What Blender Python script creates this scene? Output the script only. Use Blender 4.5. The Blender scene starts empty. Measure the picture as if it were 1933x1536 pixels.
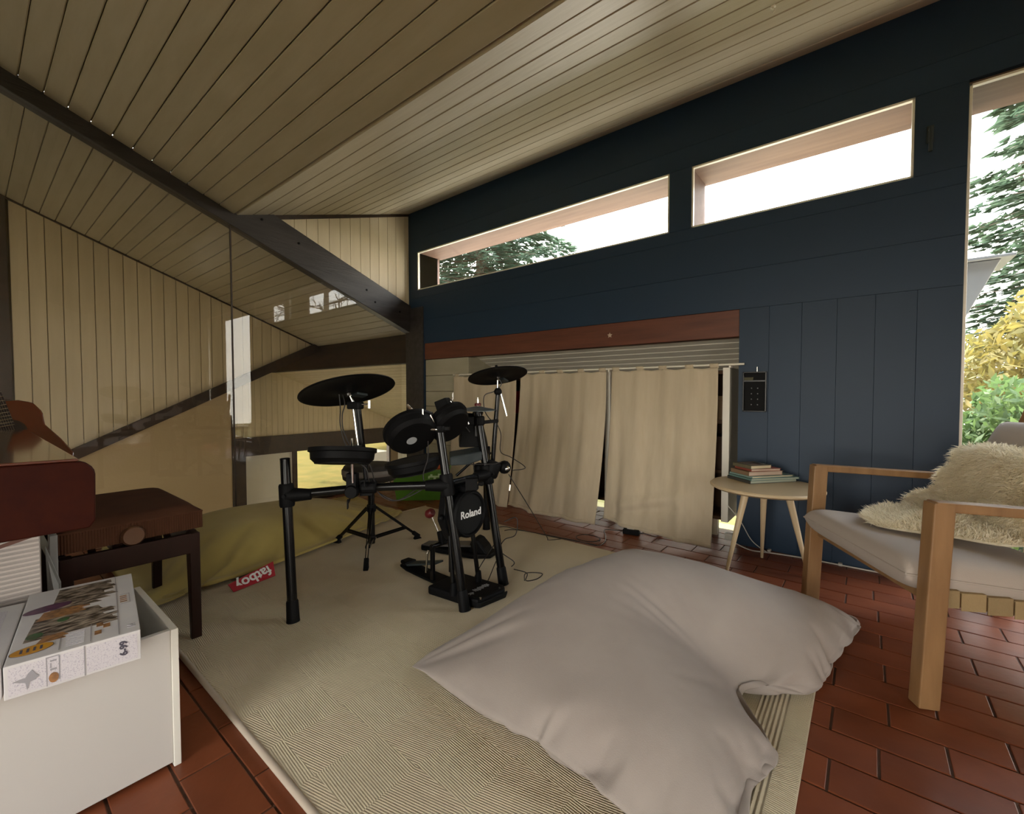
import bpy, bmesh, math, random
import numpy as np
from mathutils import Vector, Matrix
random.seed(7)
RNG = np.random.RandomState(5)
PI = math.pi
SC = bpy.context.scene
COL = SC.collection
# ------------------------------------------------------------ camera, sky, sun, exposure
cam = bpy.data.cameras.new('camera'); CAM = bpy.data.objects.new('camera', cam); COL.objects.link(CAM)
CAM.location = (0, 0, 1.0)
CAM.rotation_euler = (math.radians(90 - 1.8), math.radians(0.05), math.radians(38.8))
cam.sensor_width = 36; cam.lens = 36 * 832 / 1933; cam.clip_start = .05; cam.clip_end = 200
SC.camera = CAM
W = bpy.data.worlds.new('sky'); SC.world = W; W.use_nodes = True
nt = W.node_tree; nt.nodes.clear()
wo = nt.nodes.new('ShaderNodeOutputWorld'); wb = nt.nodes.new('ShaderNodeBackground')
tc = nt.nodes.new('ShaderNodeTexCoord'); sx = nt.nodes.new('ShaderNodeSeparateXYZ'); cr = nt.nodes.new('ShaderNodeValToRGB')
nt.links.new(tc.outputs['Generated'], sx.inputs[0]); nt.links.new(sx.outputs['Z'], cr.inputs[0])
cr.color_ramp.elements[0].position = 0; cr.color_ramp.elements[0].color = (1, .93, .80, 1)
cr.color_ramp.elements[1].position = .8; cr.color_ramp.elements[1].color = (.74, .85, 1, 1)
nt.links.new(cr.outputs[0], wb.inputs[0]); wb.inputs[1].default_value = 8.0
nt.links.new(wb.outputs[0], wo.inputs[0])
sun = bpy.data.lights.new('sun', 'SUN'); SUN = bpy.data.objects.new('sun', sun); COL.objects.link(SUN)
sun.energy = 8; sun.angle = .01; sun.color = (1, .9, .72)
SUN.rotation_euler = Vector((-.50, .62, 1.05)).to_track_quat('Z', 'Y').to_euler()
vs = SC.view_settings
vs.view_transform = 'Standard'; vs.look = 'None'; vs.gamma = 1; vs.use_curve_mapping = False; vs.exposure = 0.75
try:
    SC.cycles.use_denoising = True; SC.cycles.max_bounces = 10; SC.cycles.diffuse_bounces = 6
    SC.cycles.transparent_max_bounces = 16; SC.cycles.sample_clamp_indirect = 6; SC.cycles.caustics_reflective = False
    SC.cycles.caustics_refractive = False
except Exception: pass
def portal(loc, size, direc):
    l = bpy.data.lights.new('window_portal', 'AREA'); l.shape = 'RECTANGLE'; l.size, l.size_y = size
    l.cycles.is_portal = True
    o = bpy.data.objects.new('window_portal', l); COL.objects.link(o); o.location = loc
    o.rotation_euler = Vector(direc).to_track_quat('-Z', 'Z').to_euler()
portal((-2.5, 3.52, 2.35), (2.9, .5), (0, -1, 0)); portal((-.4, 3.52, 2.35), (1.3, .5), (0, -1, 0))
portal((1.2, 3.52, 1.3), (1.8, 2.5), (0, -1, 0)); portal((-.4, -2.8, 1.05), (2.0, 1.4), (0, 1, 0))
portal((3.45, -1.8, 1.1), (1.2, 1.75), (-1, 0, 0)); portal((-8.1, 4.6, -1.0), (2.2, 2.0), (1, 0, 0))
portal((-6.2, -2.79, -.8), (1.6, 1.6), (0, 1, 0))

# ------------------------------------------------------------ materials
def ramp2(nt, fac, c1, c2, p0=.3, p1=.7):
    r = nt.nodes.new('ShaderNodeValToRGB'); e = r.color_ramp.elements
    e[0].position, e[1].position = p0, p1; e[0].color = (*c1, 1); e[1].color = (*c2, 1)
    nt.links.new(fac, r.inputs[0]); return r.outputs[0]
def mat(name, c, rough=.6, metal=0, c2=None, scale=8, stretch=(1, 1, 1), bump=0, bscale=60, bstretch=None, vary=0,
        coat=0, sheen=0, spec=.5, p0=.3, p1=.7, detail=4, kind='noise', coatr=.08):
    m = bpy.data.materials.new(name); m.use_nodes = True; nt = m.node_tree
    b = nt.nodes['Principled BSDF']; L = nt.links.new
    b.inputs['Roughness'].default_value = rough; b.inputs['Metallic'].default_value = metal
    b.inputs['Coat Weight'].default_value = coat; b.inputs['Coat Roughness'].default_value = coatr
    b.inputs['Sheen Weight'].default_value = sheen; b.inputs['Specular IOR Level'].default_value = spec
    b.inputs['Base Color'].default_value = (*c, 1)
    tc = nt.nodes.new('ShaderNodeTexCoord')
    def tex(sc, st, kd):
        mp = nt.nodes.new('ShaderNodeMapping'); mp.inputs['Scale'].default_value = st; L(tc.outputs['Object'], mp.inputs[0])
        if kd == 'wave':
            n = nt.nodes.new('ShaderNodeTexWave'); n.inputs['Scale'].default_value = sc; n.inputs['Distortion'].default_value = 1.5
            L(mp.outputs[0], n.inputs[0]); return n.outputs['Fac']
        n = nt.nodes.new('ShaderNodeTexNoise'); n.inputs['Scale'].default_value = sc; n.inputs['Detail'].default_value = detail
        L(mp.outputs[0], n.inputs[0]); return n.outputs['Fac']
    col = None
    if c2: col = ramp2(nt, tex(scale, stretch, kind), c, c2, p0, p1)
    if vary:
        oi = nt.nodes.new('ShaderNodeObjectInfo'); hs = nt.nodes.new('ShaderNodeHueSaturation')
        mr = nt.nodes.new('ShaderNodeMapRange'); mr.inputs['To Min'].default_value = 1 - vary; mr.inputs['To Max'].default_value = 1 + vary
        L(oi.outputs['Random'], mr.inputs[0]); L(mr.outputs[0], hs.inputs['Value'])
        if col: L(col, hs.inputs['Color'])
        else: hs.inputs['Color'].default_value = (*c, 1)
        col = hs.outputs[0]
    if col: L(col, b.inputs['Base Color'])
    if bump:
        bp = nt.nodes.new('ShaderNodeBump'); bp.inputs['Strength'].default_value = bump; bp.inputs['Distance'].default_value = .004
        L(tex(bscale, bstretch or (1, 1, 1), 'noise'), bp.inputs['Height']); L(bp.outputs[0], b.inputs['Normal'])
    return m
def glass(name, tint=(1, 1, 1), k=1.0):
    m = bpy.data.materials.new(name); m.use_nodes = True; nt = m.node_tree; nt.nodes.clear(); L = nt.links.new
    o = nt.nodes.new('ShaderNodeOutputMaterial'); t = nt.nodes.new('ShaderNodeBsdfTransparent'); g = nt.nodes.new('ShaderNodeBsdfGlossy')
    x = nt.nodes.new('ShaderNodeMixShader'); f = nt.nodes.new('ShaderNodeFresnel'); f.inputs[0].default_value = 1.52
    mm = nt.nodes.new('ShaderNodeMath'); mm.operation = 'MULTIPLY'; mm.inputs[1].default_value = k; mm.use_clamp = True
    t.inputs[0].default_value = (*tint, 1); g.inputs['Roughness'].default_value = .0
    L(f.outputs[0], mm.inputs[0]); L(mm.outputs[0], x.inputs[0]); L(t.outputs[0], x.inputs[1]); L(g.outputs[0], x.inputs[2]); L(x.outputs[0], o.inputs[0])
    return m
M = {}
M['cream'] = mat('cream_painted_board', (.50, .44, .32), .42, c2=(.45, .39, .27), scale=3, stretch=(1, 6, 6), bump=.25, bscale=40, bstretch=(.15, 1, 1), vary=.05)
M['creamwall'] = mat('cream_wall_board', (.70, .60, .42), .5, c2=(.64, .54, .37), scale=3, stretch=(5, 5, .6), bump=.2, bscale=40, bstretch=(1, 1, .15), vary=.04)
M['groove'] = mat('board_joint_shadow_gap', (.16, .12, .07), .8)
M['plaster'] = mat('warm_plaster', (.50, .385, .23), .7, bump=.5, bscale=50)
M['white'] = mat('white_plaster', (.78, .76, .70), .8, bump=.2, bscale=60)
M['beam'] = mat('dark_stained_beam', (.022, .018, .016), .38, c2=(.05, .042, .04), scale=5, stretch=(4, .5, 4), bump=.3, bscale=30, bstretch=(3, .3, 3))
M['beamb'] = mat('dark_brown_beam', (.05, .028, .016), .5, c2=(.03, .018, .012), scale=5, stretch=(.5, 3, 3))
M['black'] = mat('black_blue_paint', (.013, .034, .068), .5, bump=.12, bscale=30, bstretch=(.3, 1, 1), vary=.06, spec=.38)
M['redbeam'] = mat('red_brown_timber', (.165, .052, .026), .5, c2=(.10, .03, .016), scale=4, stretch=(.6, 6, 6), bump=.2, bscale=30, bstretch=(.2, 2, 2))
M['lining'] = mat('window_lining_timber', (.17, .10, .07), .6, c2=(.12, .065, .045), scale=4, stretch=(.6, 6, 6))
M['whitep'] = mat('white_gloss_paint', (.84, .80, .70), .35)
M['block'] = mat('painted_concrete', (.46, .43, .32), .7, c2=(.36, .33, .23), scale=2.4, stretch=(1, 1, 3), bump=.5, bscale=35, vary=.04)
M['tile'] = mat('terracotta_tile', (.235, .066, .026), .42, c2=(.15, .040, .016), scale=5, bump=.3, bscale=25, vary=.16, p0=.25, p1=.8, spec=.35)
M['grout'] = mat('grey_grout', (.10, .05, .03), .9, bump=.4, bscale=150)
M['glass'] = glass('window_glass', (.97, .98, .97)); M['pglass'] = glass('partition_glass', (.93, .90, .84), 1.15)
M['lawn'] = mat('lawn', (.085, .064, .022), .9, c2=(.058, .052, .018), scale=2.2, bump=.6, bscale=20, spec=0)
M['lawn2'] = mat('garden_grass', (.11, .10, .04), .9, c2=(.13, .11, .05), scale=2, bump=.6, bscale=20, spec=0)
M['bmetal'] = mat('black_metal_tube', (.003, .003, .0035), .25, .0, spec=.35)
M['rubber'] = mat('black_rubber', (.003, .003, .0035), .6, bump=.1, bscale=200, spec=.15)
M['mesh'] = mat('charcoal_pad', (.009, .0095, .010), .7, spec=.15, bump=.2, bscale=400)
M['chrome'] = mat('chrome', (.75, .74, .72), .13, 1)
M['greym'] = mat('grey_plastic', (.035, .045, .048), .5, spec=.3)
M['seatv'] = mat('dark_vinyl', (.020, .017, .016), .5, spec=.3, bump=.2, bscale=120)
M['seatside'] = mat('taupe_vinyl', (.12, .10, .085), .5)
M['red'] = mat('dark_red_felt', (.10, .006, .007), .45)
M['whitelogo'] = mat('white_print', (.82, .82, .82), .5)
M['greylogo'] = mat('grey_print', (.32, .34, .36), .5)
M['pale'] = mat('pale_birch', (.62, .49, .31), .42, c2=(.56, .43, .26), scale=3, stretch=(1, 1, .3), bump=.05)
M['oak'] = mat('oak_wood', (.30, .165, .07), .42, c2=(.21, .11, .045), scale=6, stretch=(4, 4, .7), bump=.1, bscale=40, bstretch=(4, 4, .5))
M['web'] = mat('plaited_seat_band', (.30, .21, .10), .7, bump=.4, bscale=200, vary=.15)
M['wenge'] = mat('dark_brown_stained_wood', (.024, .009, .006), .4, c2=(.016, .006, .004), scale=6, stretch=(3, 3, .5), spec=.25)
M['piano'] = mat('mahogany_lacquer', (.11, .026, .010), .16, c2=(.075, .016, .007), scale=4, stretch=(.6, 3, 3), coat=1, spec=.6)
M['pianoside'] = mat('mahogany_satin', (.038, .007, .003), .5, c2=(.028, .005, .003), scale=30, spec=.10)
M['guitar'] = mat('guitar_red_brown_lacquer', (.13, .03, .012), .07, c2=(.14, .03, .012), scale=4, coat=1, coatr=.03)
M['ebony'] = mat('dark_fretboard', (.04, .03, .028), .35)
M['steel'] = mat('silver_wire', (.7, .68, .65), .2, 1)
M['curt'] = mat('cream_linen_curtain', (.60, .51, .37), .85, c2=(.56, .47, .33), scale=40, stretch=(1, 1, .1), bump=.15, bscale=300, sheen=.2)
M['bagc'] = mat('beanbag_taupe_cotton', (.37, .32, .285), .85, c2=(.33, .28, .25), scale=6, bump=.12, bscale=350, sheen=.1)
M['bagg'] = mat('beanbag_mustard_green', (.47, .375, .11), .8, c2=(.41, .32, .09), scale=5, bump=.15, bscale=300, sheen=.2)
M['tagred'] = mat('red_label_fabric', (.42, .02, .035), .7)
M['cush'] = mat('taupe_upholstery', (.41, .35, .30), .9, bump=.2, bscale=400, sheen=.1)
M['wool'] = mat('cream_wool', (.90, .83, .66), .95, c2=(.80, .71, .52), scale=20, sheen=.4)
M['green'] = mat('green_bin_plastic', (.10, .27, .022), .4, c2=(.08, .22, .02), scale=5)
M['wbox'] = mat('white_laminate', (.60, .575, .54), .4)
M['wedge'] = mat('white_edge_strip', (.80, .78, .70), .45)
M['card'] = mat('printed_card_white', (.64, .62, .61), .5, c2=(.58, .56, .57), scale=12, detail=8)
M['cardp'] = mat('printed_card_glyph_pattern', (.60, .57, .60), .5, c2=(.40, .37, .44), scale=420, detail=2, p0=.55, p1=.66)
M['art'] = mat('printed_city_art', (.035, .022, .016), .4, c2=(.40, .33, .26), scale=75, stretch=(1.4, .5, 1), detail=9, p0=.40, p1=.68)
M['arto'] = mat('printed_orange_art', (.42, .20, .07), .4, c2=(.13, .07, .04), scale=70, detail=6)
M['artg'] = mat('printed_green_art', (.03, .16, .05), .4, c2=(.06, .05, .03), scale=90, detail=6)
M['artv'] = mat('printed_purple_art', (.045, .02, .045), .4, c2=(.13, .04, .10), scale=60)
M['yel'] = mat('printed_yellow_badge', (.66, .33, .02), .4, c2=(.40, .17, .02), scale=14)
M['ink'] = mat('dark_ink', (.07, .065, .09), .5)
M['inkg'] = mat('grey_ink', (.30, .29, .31), .5)
M['stripe'] = mat('ribbed_box_surface', (.44, .39, .36), .6, c2=(.30, .26, .24), scale=3)
M['cable'] = mat('black_cable', (.015, .012, .012), .5); M['wcable'] = mat('white_cable', (.62, .60, .55), .5)
M['brownp'] = mat('brown_back_panel', (.12, .065, .03), .7, c2=(.07, .035, .02), scale=6)
M['roofm'] = mat('grey_sheet_metal', (.33, .33, .32), .5, c2=(.26, .26, .25), scale=4)
M['bark'] = mat('bark', (.09, .06, .04), .9, bump=.6, bscale=30)
def leaf(name, c, c2, sc=3):
    m = mat(name, c, .7, c2=c2, scale=sc); nt = m.node_tree; b = nt.nodes['Principled BSDF']; o = nt.nodes['Material Output']
    t = nt.nodes.new('ShaderNodeBsdfTranslucent'); x = nt.nodes.new('ShaderNodeMixShader'); x.inputs[0].default_value = .45
    s = b.inputs['Base Color'].links[0].from_socket; nt.links.new(s, t.inputs[0])
    nt.links.new(b.outputs[0], x.inputs[1]); nt.links.new(t.outputs[0], x.inputs[2]); nt.links.new(x.outputs[0], o.inputs[0]); return m
M['spruce'] = leaf('spruce_needles', (.050, .085, .055), (.09, .13, .08)); M['yleaf'] = leaf('golden_leaves', (.26, .19, .045), (.16, .15, .045))
M['wool'] = leaf('cream_wool', (.92, .86, .70), (.84, .76, .58), 20)
M['gleaf'] = leaf('green_leaves', (.07, .13, .04), (.12, .18, .06))

# ------------------------------------------------------------ mesh builder
class B:
    def __init__(s): s.v = []; s.f = []
    def add(s, vs, fs):
        k = len(s.v); s.v += [tuple(v) for v in vs]; s.f += [tuple(i + k for i in f) for f in fs]; return s
    def box(s, x0, x1, y0, y1, z0, z1):
        return s.obox(((x0 + x1) / 2, (y0 + y1) / 2, (z0 + z1) / 2), ((x1 - x0) / 2, 0, 0), (0, (y1 - y0) / 2, 0), (0, 0, (z1 - z0) / 2))
    def obox(s, c, a, b, d):
        c, a, b, d = map(Vector, (c, a, b, d))
        vs = [c + a * i + b * j + d * k for k in (-1, 1) for j in (-1, 1) for i in (-1, 1)]
        fs = [(0, 2, 3, 1), (4, 5, 7, 6), (0, 1, 5, 4), (2, 6, 7, 3), (0, 4, 6, 2), (1, 3, 7, 5)]
        if a.cross(b).dot(d) < 0: fs = [f[::-1] for f in fs]
        return s.add(vs, fs)
    def bar(s, p0, p1, w, h, side=(0, 0, 1)):          # rectangular bar between two points
        p0, p1 = Vector(p0), Vector(p1); d = (p1 - p0); n = d.normalized(); a = Vector(side); a = (a - n * a.dot(n)).normalized(); b = n.cross(a)
        return s.obox((p0 + p1) / 2, d / 2, a * h / 2, b * w / 2)
    def prism(s, pts, vec):
        pts = [Vector(p) for p in pts]; vec = Vector(vec); n = len(pts)
        nrm = Vector((0, 0, 0))
        for i in range(n): nrm += pts[i].cross(pts[(i + 1) % n])
        if nrm.dot(vec) > 0: pts = pts[::-1]
        vs = pts + [p + vec for p in pts]
        fs = [tuple(range(n)), tuple(range(2 * n - 1, n - 1, -1))] + [(i, i + n, (i + 1) % n + n, (i + 1) % n) for i in range(n)]
        return s.add(vs, fs)
    def tube(s, pts, r, seg=10, caps=True):
        pts = [Vector(p) for p in pts]; n = len(pts); rs = r if hasattr(r, '__len__') else [r] * n
        t0 = (pts[1] - pts[0]).normalized(); a = Vector((0, 0, 1)) if abs(t0.z) < .9 else Vector((1, 0, 0)); a = (a - t0 * a.dot(t0)).normalized()
        vs = []
        for i in range(n):
            t = (pts[min(i + 1, n - 1)] - pts[max(i - 1, 0)])
            t = t.normalized() if t.length > 1e-9 else t0
            a = a - t * a.dot(t); a = a.normalized() if a.length > 1e-6 else Vector((1, 0, 0)); b = t.cross(a)
            vs += [pts[i] + (a * math.cos(2 * PI * k / seg) + b * math.sin(2 * PI * k / seg)) * rs[i] for k in range(seg)]
        fs = [(i * seg + k, i * seg + (k + 1) % seg, (i + 1) * seg + (k + 1) % seg, (i + 1) * seg + k) for i in range(n - 1) for k in range(seg)]
        if caps: fs += [tuple(range(seg - 1, -1, -1)), tuple(range((n - 1) * seg, n * seg))]
        return s.add(vs, fs)
    def lathe(s, c, ax, prof, seg=32):                # prof: (radius, height along axis)
        c = Vector(c); n = Vector(ax).normalized(); a = Vector((0, 0, 1)) if abs(n.z) < .9 else Vector((1, 0, 0)); a = (a - n * a.dot(n)).normalized(); b = n.cross(a)
        vs = [c + n * h + (a * math.cos(2 * PI * k / seg) + b * math.sin(2 * PI * k / seg)) * r for r, h in prof for k in range(seg)]
        m = len(prof)
        fs = [(i * seg + k, i * seg + (k + 1) % seg, (i + 1) * seg + (k + 1) % seg, (i + 1) * seg + k) for i in range(m - 1) for k in range(seg)]
        fs += [tuple(range(seg - 1, -1, -1)), tuple(range((m - 1) * seg, m * seg))]
        return s.add(vs, fs)
    def ball(s, c, r, seg=14, ax=(0, 0, 1), k=1):
        return s.lathe(c, ax, [(r * math.sin(PI * (i + .02) / (seg // 2 + .04)) + 1e-4, -r * k * math.cos(PI * i / (seg // 2))) for i in range(seg // 2 + 1)], seg)
    def grid(s, fn, n, m):
        vs = [fn(i / n, j / m) for j in range(m + 1) for i in range(n + 1)]
        fs = [(j * (n + 1) + i, j * (n + 1) + i + 1, (j + 1) * (n + 1) + i + 1, (j + 1) * (n + 1) + i) for j in range(m) for i in range(n)]
        return s.add(vs, fs)
    def build(s, name, m, parent=None, smooth=0, bevel=0, sub=0, solid=0, kind=None, seg=2):
        off = Vector(parent['_o']) if parent is not None and '_o' in parent else Vector((0, 0, 0))
        me = bpy.data.meshes.new(name); me.from_pydata([Vector(v) - off for v in s.v], [], s.f); me.update()
        me.materials.append(M[m] if isinstance(m, str) else m)
        o = bpy.data.objects.new(name, me); COL.objects.link(o)
        if smooth:
            me.shade_smooth()
            if smooth < 3: me.set_sharp_from_angle(angle=smooth)
        if solid: q = o.modifiers.new('solid', 'SOLIDIFY'); q.thickness = solid; q.offset = 0
        if bevel:
            q = o.modifiers.new('bevel', 'BEVEL'); q.width = bevel; q.segments = seg; q.limit_method = 'ANGLE'
        if sub: q = o.modifiers.new('sub', 'SUBSURF'); q.levels = sub; q.render_levels = sub
        if parent is not None: o.parent = parent; o['_o'] = tuple(off)
        if kind: o['kind'] = kind
        return o
def tag(o, label, cat, group=None, kind=None):
    o['label'] = label; o['category'] = cat
    if group: o['group'] = group
    if kind: o['kind'] = kind
    return o
def thing(name, label, cat, loc, group=None):
    o = bpy.data.objects.new(name, None); COL.objects.link(o); o.location = loc; o.empty_display_size = .05; o['_o'] = tuple(loc)
    return tag(o, label, cat, group)
def solo(bm, name, label, cat, m, loc, group=None, **k):   # a thing that is one mesh, origin at its base
    off = Vector(loc); bm.v = [tuple(Vector(v) - off) for v in bm.v]; o = bm.build(name, m, None, **k); o.location = loc; o['_o'] = tuple(loc)
    return tag(o, label, cat, group)
def struct(o): o['kind'] = 'structure'; return o
def spline(pts, n=8):
    P = [Vector(p) for p in pts]; out = []
    for i in range(len(P) - 1):
        a, b, c, d = P[max(i - 1, 0)], P[i], P[i + 1], P[min(i + 2, len(P) - 1)]
        for k in range(n):
            t = k / n; out.append(.5 * ((2 * b) + (c - a) * t + (2 * a - 5 * b + 4 * c - d) * t * t + (3 * b - a - 3 * c + d) * t ** 3))
    return out + [P[-1]]
def text(txt, origin, right, up, size, m, parent, name='lettering', depth=.0008, bold=.0):
    cu = bpy.data.curves.new('t', 'FONT'); cu.body = txt; cu.size = size; cu.extrude = depth; cu.offset = bold; cu.align_x = 'CENTER'; cu.align_y = 'CENTER'; cu.resolution_u = 3
    t = bpy.data.objects.new('t', cu); COL.objects.link(t)
    me = bpy.data.meshes.new_from_object(t.evaluated_get(bpy.context.evaluated_depsgraph_get())); bpy.data.objects.remove(t)
    r = Vector(right).normalized(); u = Vector(up); u = (u - r * u.dot(r)).normalized(); n = r.cross(u); o = Vector(origin)
    b = B(); b.add([o + r * v.co.x + u * v.co.y + n * v.co.z for v in me.vertices], [tuple(p.vertices) for p in me.polygons]); bpy.data.meshes.remove(me)
    return b.build(name, m, parent)

# ------------------------------------------------------------ dimensions (metres; floor z=0, camera eye z=1)
WY = 3.18          # face of the blue-black wall
GX = -4.05         # glass partition
VY, VZ = 1.42, 2.45  # roof valley
SR, SL = .318, -.39  # roof slopes
def roofR(y): return VZ + SR * (y - VY)
def roofL(y): return VZ + SL * (y - VY)
def lowroof(y): return 1.365 - .385 * (y - 3.3)
def farroof(y): return 2.93 - .385 * y
def plank(b, p0, p1, across, thick, gap=.004, ch=.004):
    """board from p0 to p1 (centre line of one edge), spanning vector across, hanging by vector thick"""
    p0, p1, a, t = Vector(p0), Vector(p1), Vector(across), Vector(thick); w = a.length; an = a / w
    g = an * gap / 2; c = an * ch; tn = t.normalized() * ch
    prof = [g, g + t - tn, g + c + t, a - g - c + t, a - g + t - tn, a - g]
    return b.prism([p0 + q for q in prof], p1 - p0)

# floor ------------------------------------------------
fl = struct(B().box(-4.12, 3.3, -2.7, 3.42, -.20, -.0045).build('floor', 'grout'))
tiles = []
tw, tl, g = .127, .26, .0065
row = 0; y = -2.6
while y < 3.40:
    x = -4.10 + (row % 2) * .13 + [0, .01, -.015, .005, .012][row % 5]
    while x < 3.2:
        cx, cy = x + tl / 2, y + tw / 2
        if not (-2.97 < cx - tl / 2 and cx + tl / 2 < -.14 and .52 < cy - tw / 2 and cy + tw / 2 < 2.49):
            tiles.append((cx, cy))
        x += tl
    row += 1; y += tw
fx, fy = -math.sin(math.radians(38.8)), math.cos(math.radians(38.8))
def infr(c):
    d = c[0] * fx + c[1] * fy; r = c[0] * fy - c[1] * fx
    if d < .25: return False
    return abs(r / d) < 1.2 and 768 + 832 / d < 1780
vis = sorted([c for c in tiles if infr(c)], key=lambda c: c[0] ** 2 + c[1] ** 2); near = vis[:290]; rest = vis[290:] + [c for c in tiles if not infr(c) and c[1] > -.6]
def tile_geo(b, cx, cy, dz=0):
    w, h = tl / 2 - g / 2, tw / 2 - g / 2; e = .0018
    lo = [(cx - w, cy - h, -.013), (cx + w, cy - h, -.013), (cx + w, cy + h, -.013), (cx - w, cy + h, -.013)]
    md = [(p[0], p[1], -.0009 + dz) for p in lo]; tp = [(cx + sx * (w - e), cy + sy * (h - e), dz) for sx, sy in ((-1, -1), (1, -1), (1, 1), (-1, 1))]
    b.add(lo + md + tp, [(0, 3, 2, 1), (8, 9, 10, 11)] + [(i, (i + 1) % 4, (i + 1) % 4 + 4, i + 4) for i in range(4)] + [(i + 4, (i + 1) % 4 + 4, (i + 1) % 4 + 8, i + 8) for i in range(4)])
tme = None
for cx, cy in near:
    if tme is None:
        bb = B(); tile_geo(bb, 0, 0); o = bb.build('tile', 'tile', fl); tme = o.data
    else:
        o = bpy.data.objects.new('tile', tme); COL.objects.link(o); o.parent = fl
    o.location = (cx, cy, RNG.uniform(-.0012, 0)); o.rotation_euler = (RNG.uniform(-.004, .004), RNG.uniform(-.003, .003), RNG.uniform(-.006, .006))
bb = B()
for cx, cy in rest: tile_geo(bb, cx, cy, -.0005)
bb.build('tiles', 'tile', fl, kind='stuff')

# ceiling ------------------------------------------------
ce = B(); T = .10
ce.prism([(GX, VY, VZ + .03), (GX, 3.5, roofR(3.5) + .03), (GX, 3.5, roofR(3.5) + T + .05), (GX, VY, VZ + T + .05), (GX, -2.75, roofL(-2.75) + T + .05), (GX, -2.75, roofL(-2.75) + .0), (GX, -.2, roofL(-.2) + .03)], (7.4, 0, 0))
ce = struct(ce.build('ceiling', 'groove'))
L = 7.2
n = 14; dy = (WY - VY) / n; nrm = Vector((0, SR, -1)).normalized() * .014; 
for i in range(n):
    y0 = VY + dy * i; 
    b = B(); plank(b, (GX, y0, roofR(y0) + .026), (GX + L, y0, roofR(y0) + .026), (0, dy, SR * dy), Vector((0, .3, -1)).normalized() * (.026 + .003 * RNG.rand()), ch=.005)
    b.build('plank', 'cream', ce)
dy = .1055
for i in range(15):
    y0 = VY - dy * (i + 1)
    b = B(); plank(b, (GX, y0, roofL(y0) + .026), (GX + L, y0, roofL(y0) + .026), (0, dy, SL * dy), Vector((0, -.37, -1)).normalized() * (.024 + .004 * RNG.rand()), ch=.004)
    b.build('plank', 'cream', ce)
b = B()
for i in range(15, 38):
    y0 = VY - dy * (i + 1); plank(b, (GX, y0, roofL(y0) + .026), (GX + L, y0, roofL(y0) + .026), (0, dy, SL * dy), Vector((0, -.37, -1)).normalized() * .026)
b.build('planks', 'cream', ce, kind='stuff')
# small ceiling hook on the boards
h = thing('ceiling_hook', 'small pale metal hook screwed to the sloping white board ceiling', 'hook', (-.36, 2.32, roofR(2.32)))
B().lathe((-.36, 2.32, roofR(2.32) - .002), (0, 0, -1), [(.012, 0), (.012, .004), (.004, .006), (.004, .012)], 12).build('plate', 'whitep', h, smooth=.6)
B().tube(spline([(-.36, 2.32, roofR(2.32) - .01), (-.352, 2.32, roofR(2.32) - .02), (-.36, 2.32, roofR(2.32) - .03), (-.37, 2.32, roofR(2.32) - .025)], 5), .0025, 6).build('hook', 'whitep', h, smooth=1)

# blue-black wall with clerestory, tall window and low niche ------------------------------------------------
wr = B(); Y0, Y1 = WY + .022, WY + .30
N0, N1, NZ = -3.79, -.655, 1.545
w1, w2, w3, WB, WT = (-3.905, -1.12), (-.968, .172), (.372, 2.5), 2.14, 2.558
def wb_(x0, x1, z0, z1): wr.box(x0, x1, Y0, Y1, z0, z1)
wb_(GX, N0, 0, NZ); wb_(GX, w3[0], NZ, WB); wb_(N1, w3[0], 0, NZ)
wb_(GX, w1[0], WB, WT); wb_(w1[1], w2[0], WB, WT); wb_(w2[1], w3[0], WB, WT); wb_(GX, 3.3, WT, 3.12); wb_(w3[1], 3.3, 0, WT); wb_(w3[0], w3[1], 0, .12)
wr = struct(wr.build('wall_right', 'black'))
def board(x0, x1, z0, z1): B().box(x0 + .0005, x1 - .0005, WY, Y0, z0 + .0005, z1 - .0005).build('board', 'black', wr, bevel=.0006, seg=1)
for z0, z1 in ((NZ, 1.80), (1.80, 2.055), (2.055, WB)): board(GX, w3[0], z0, z1)
for x0, x1 in ((GX, w1[0]), (w1[1], w2[0]), (w2[1], w3[0])): board(x0, x1, WB, WT)
board(GX, 3.3, WT, 2.70); board(GX, 3.3, 2.70, roofR(WY)); board(GX, N0, 0, NZ)
nx = 6
for i in range(nx): board(N1 + (w3[0] - N1) / nx * i, N1 + (w3[0] - N1) / nx * (i + 1), 0, NZ)
board(w3[1], 3.3, 0, WT)
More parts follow.
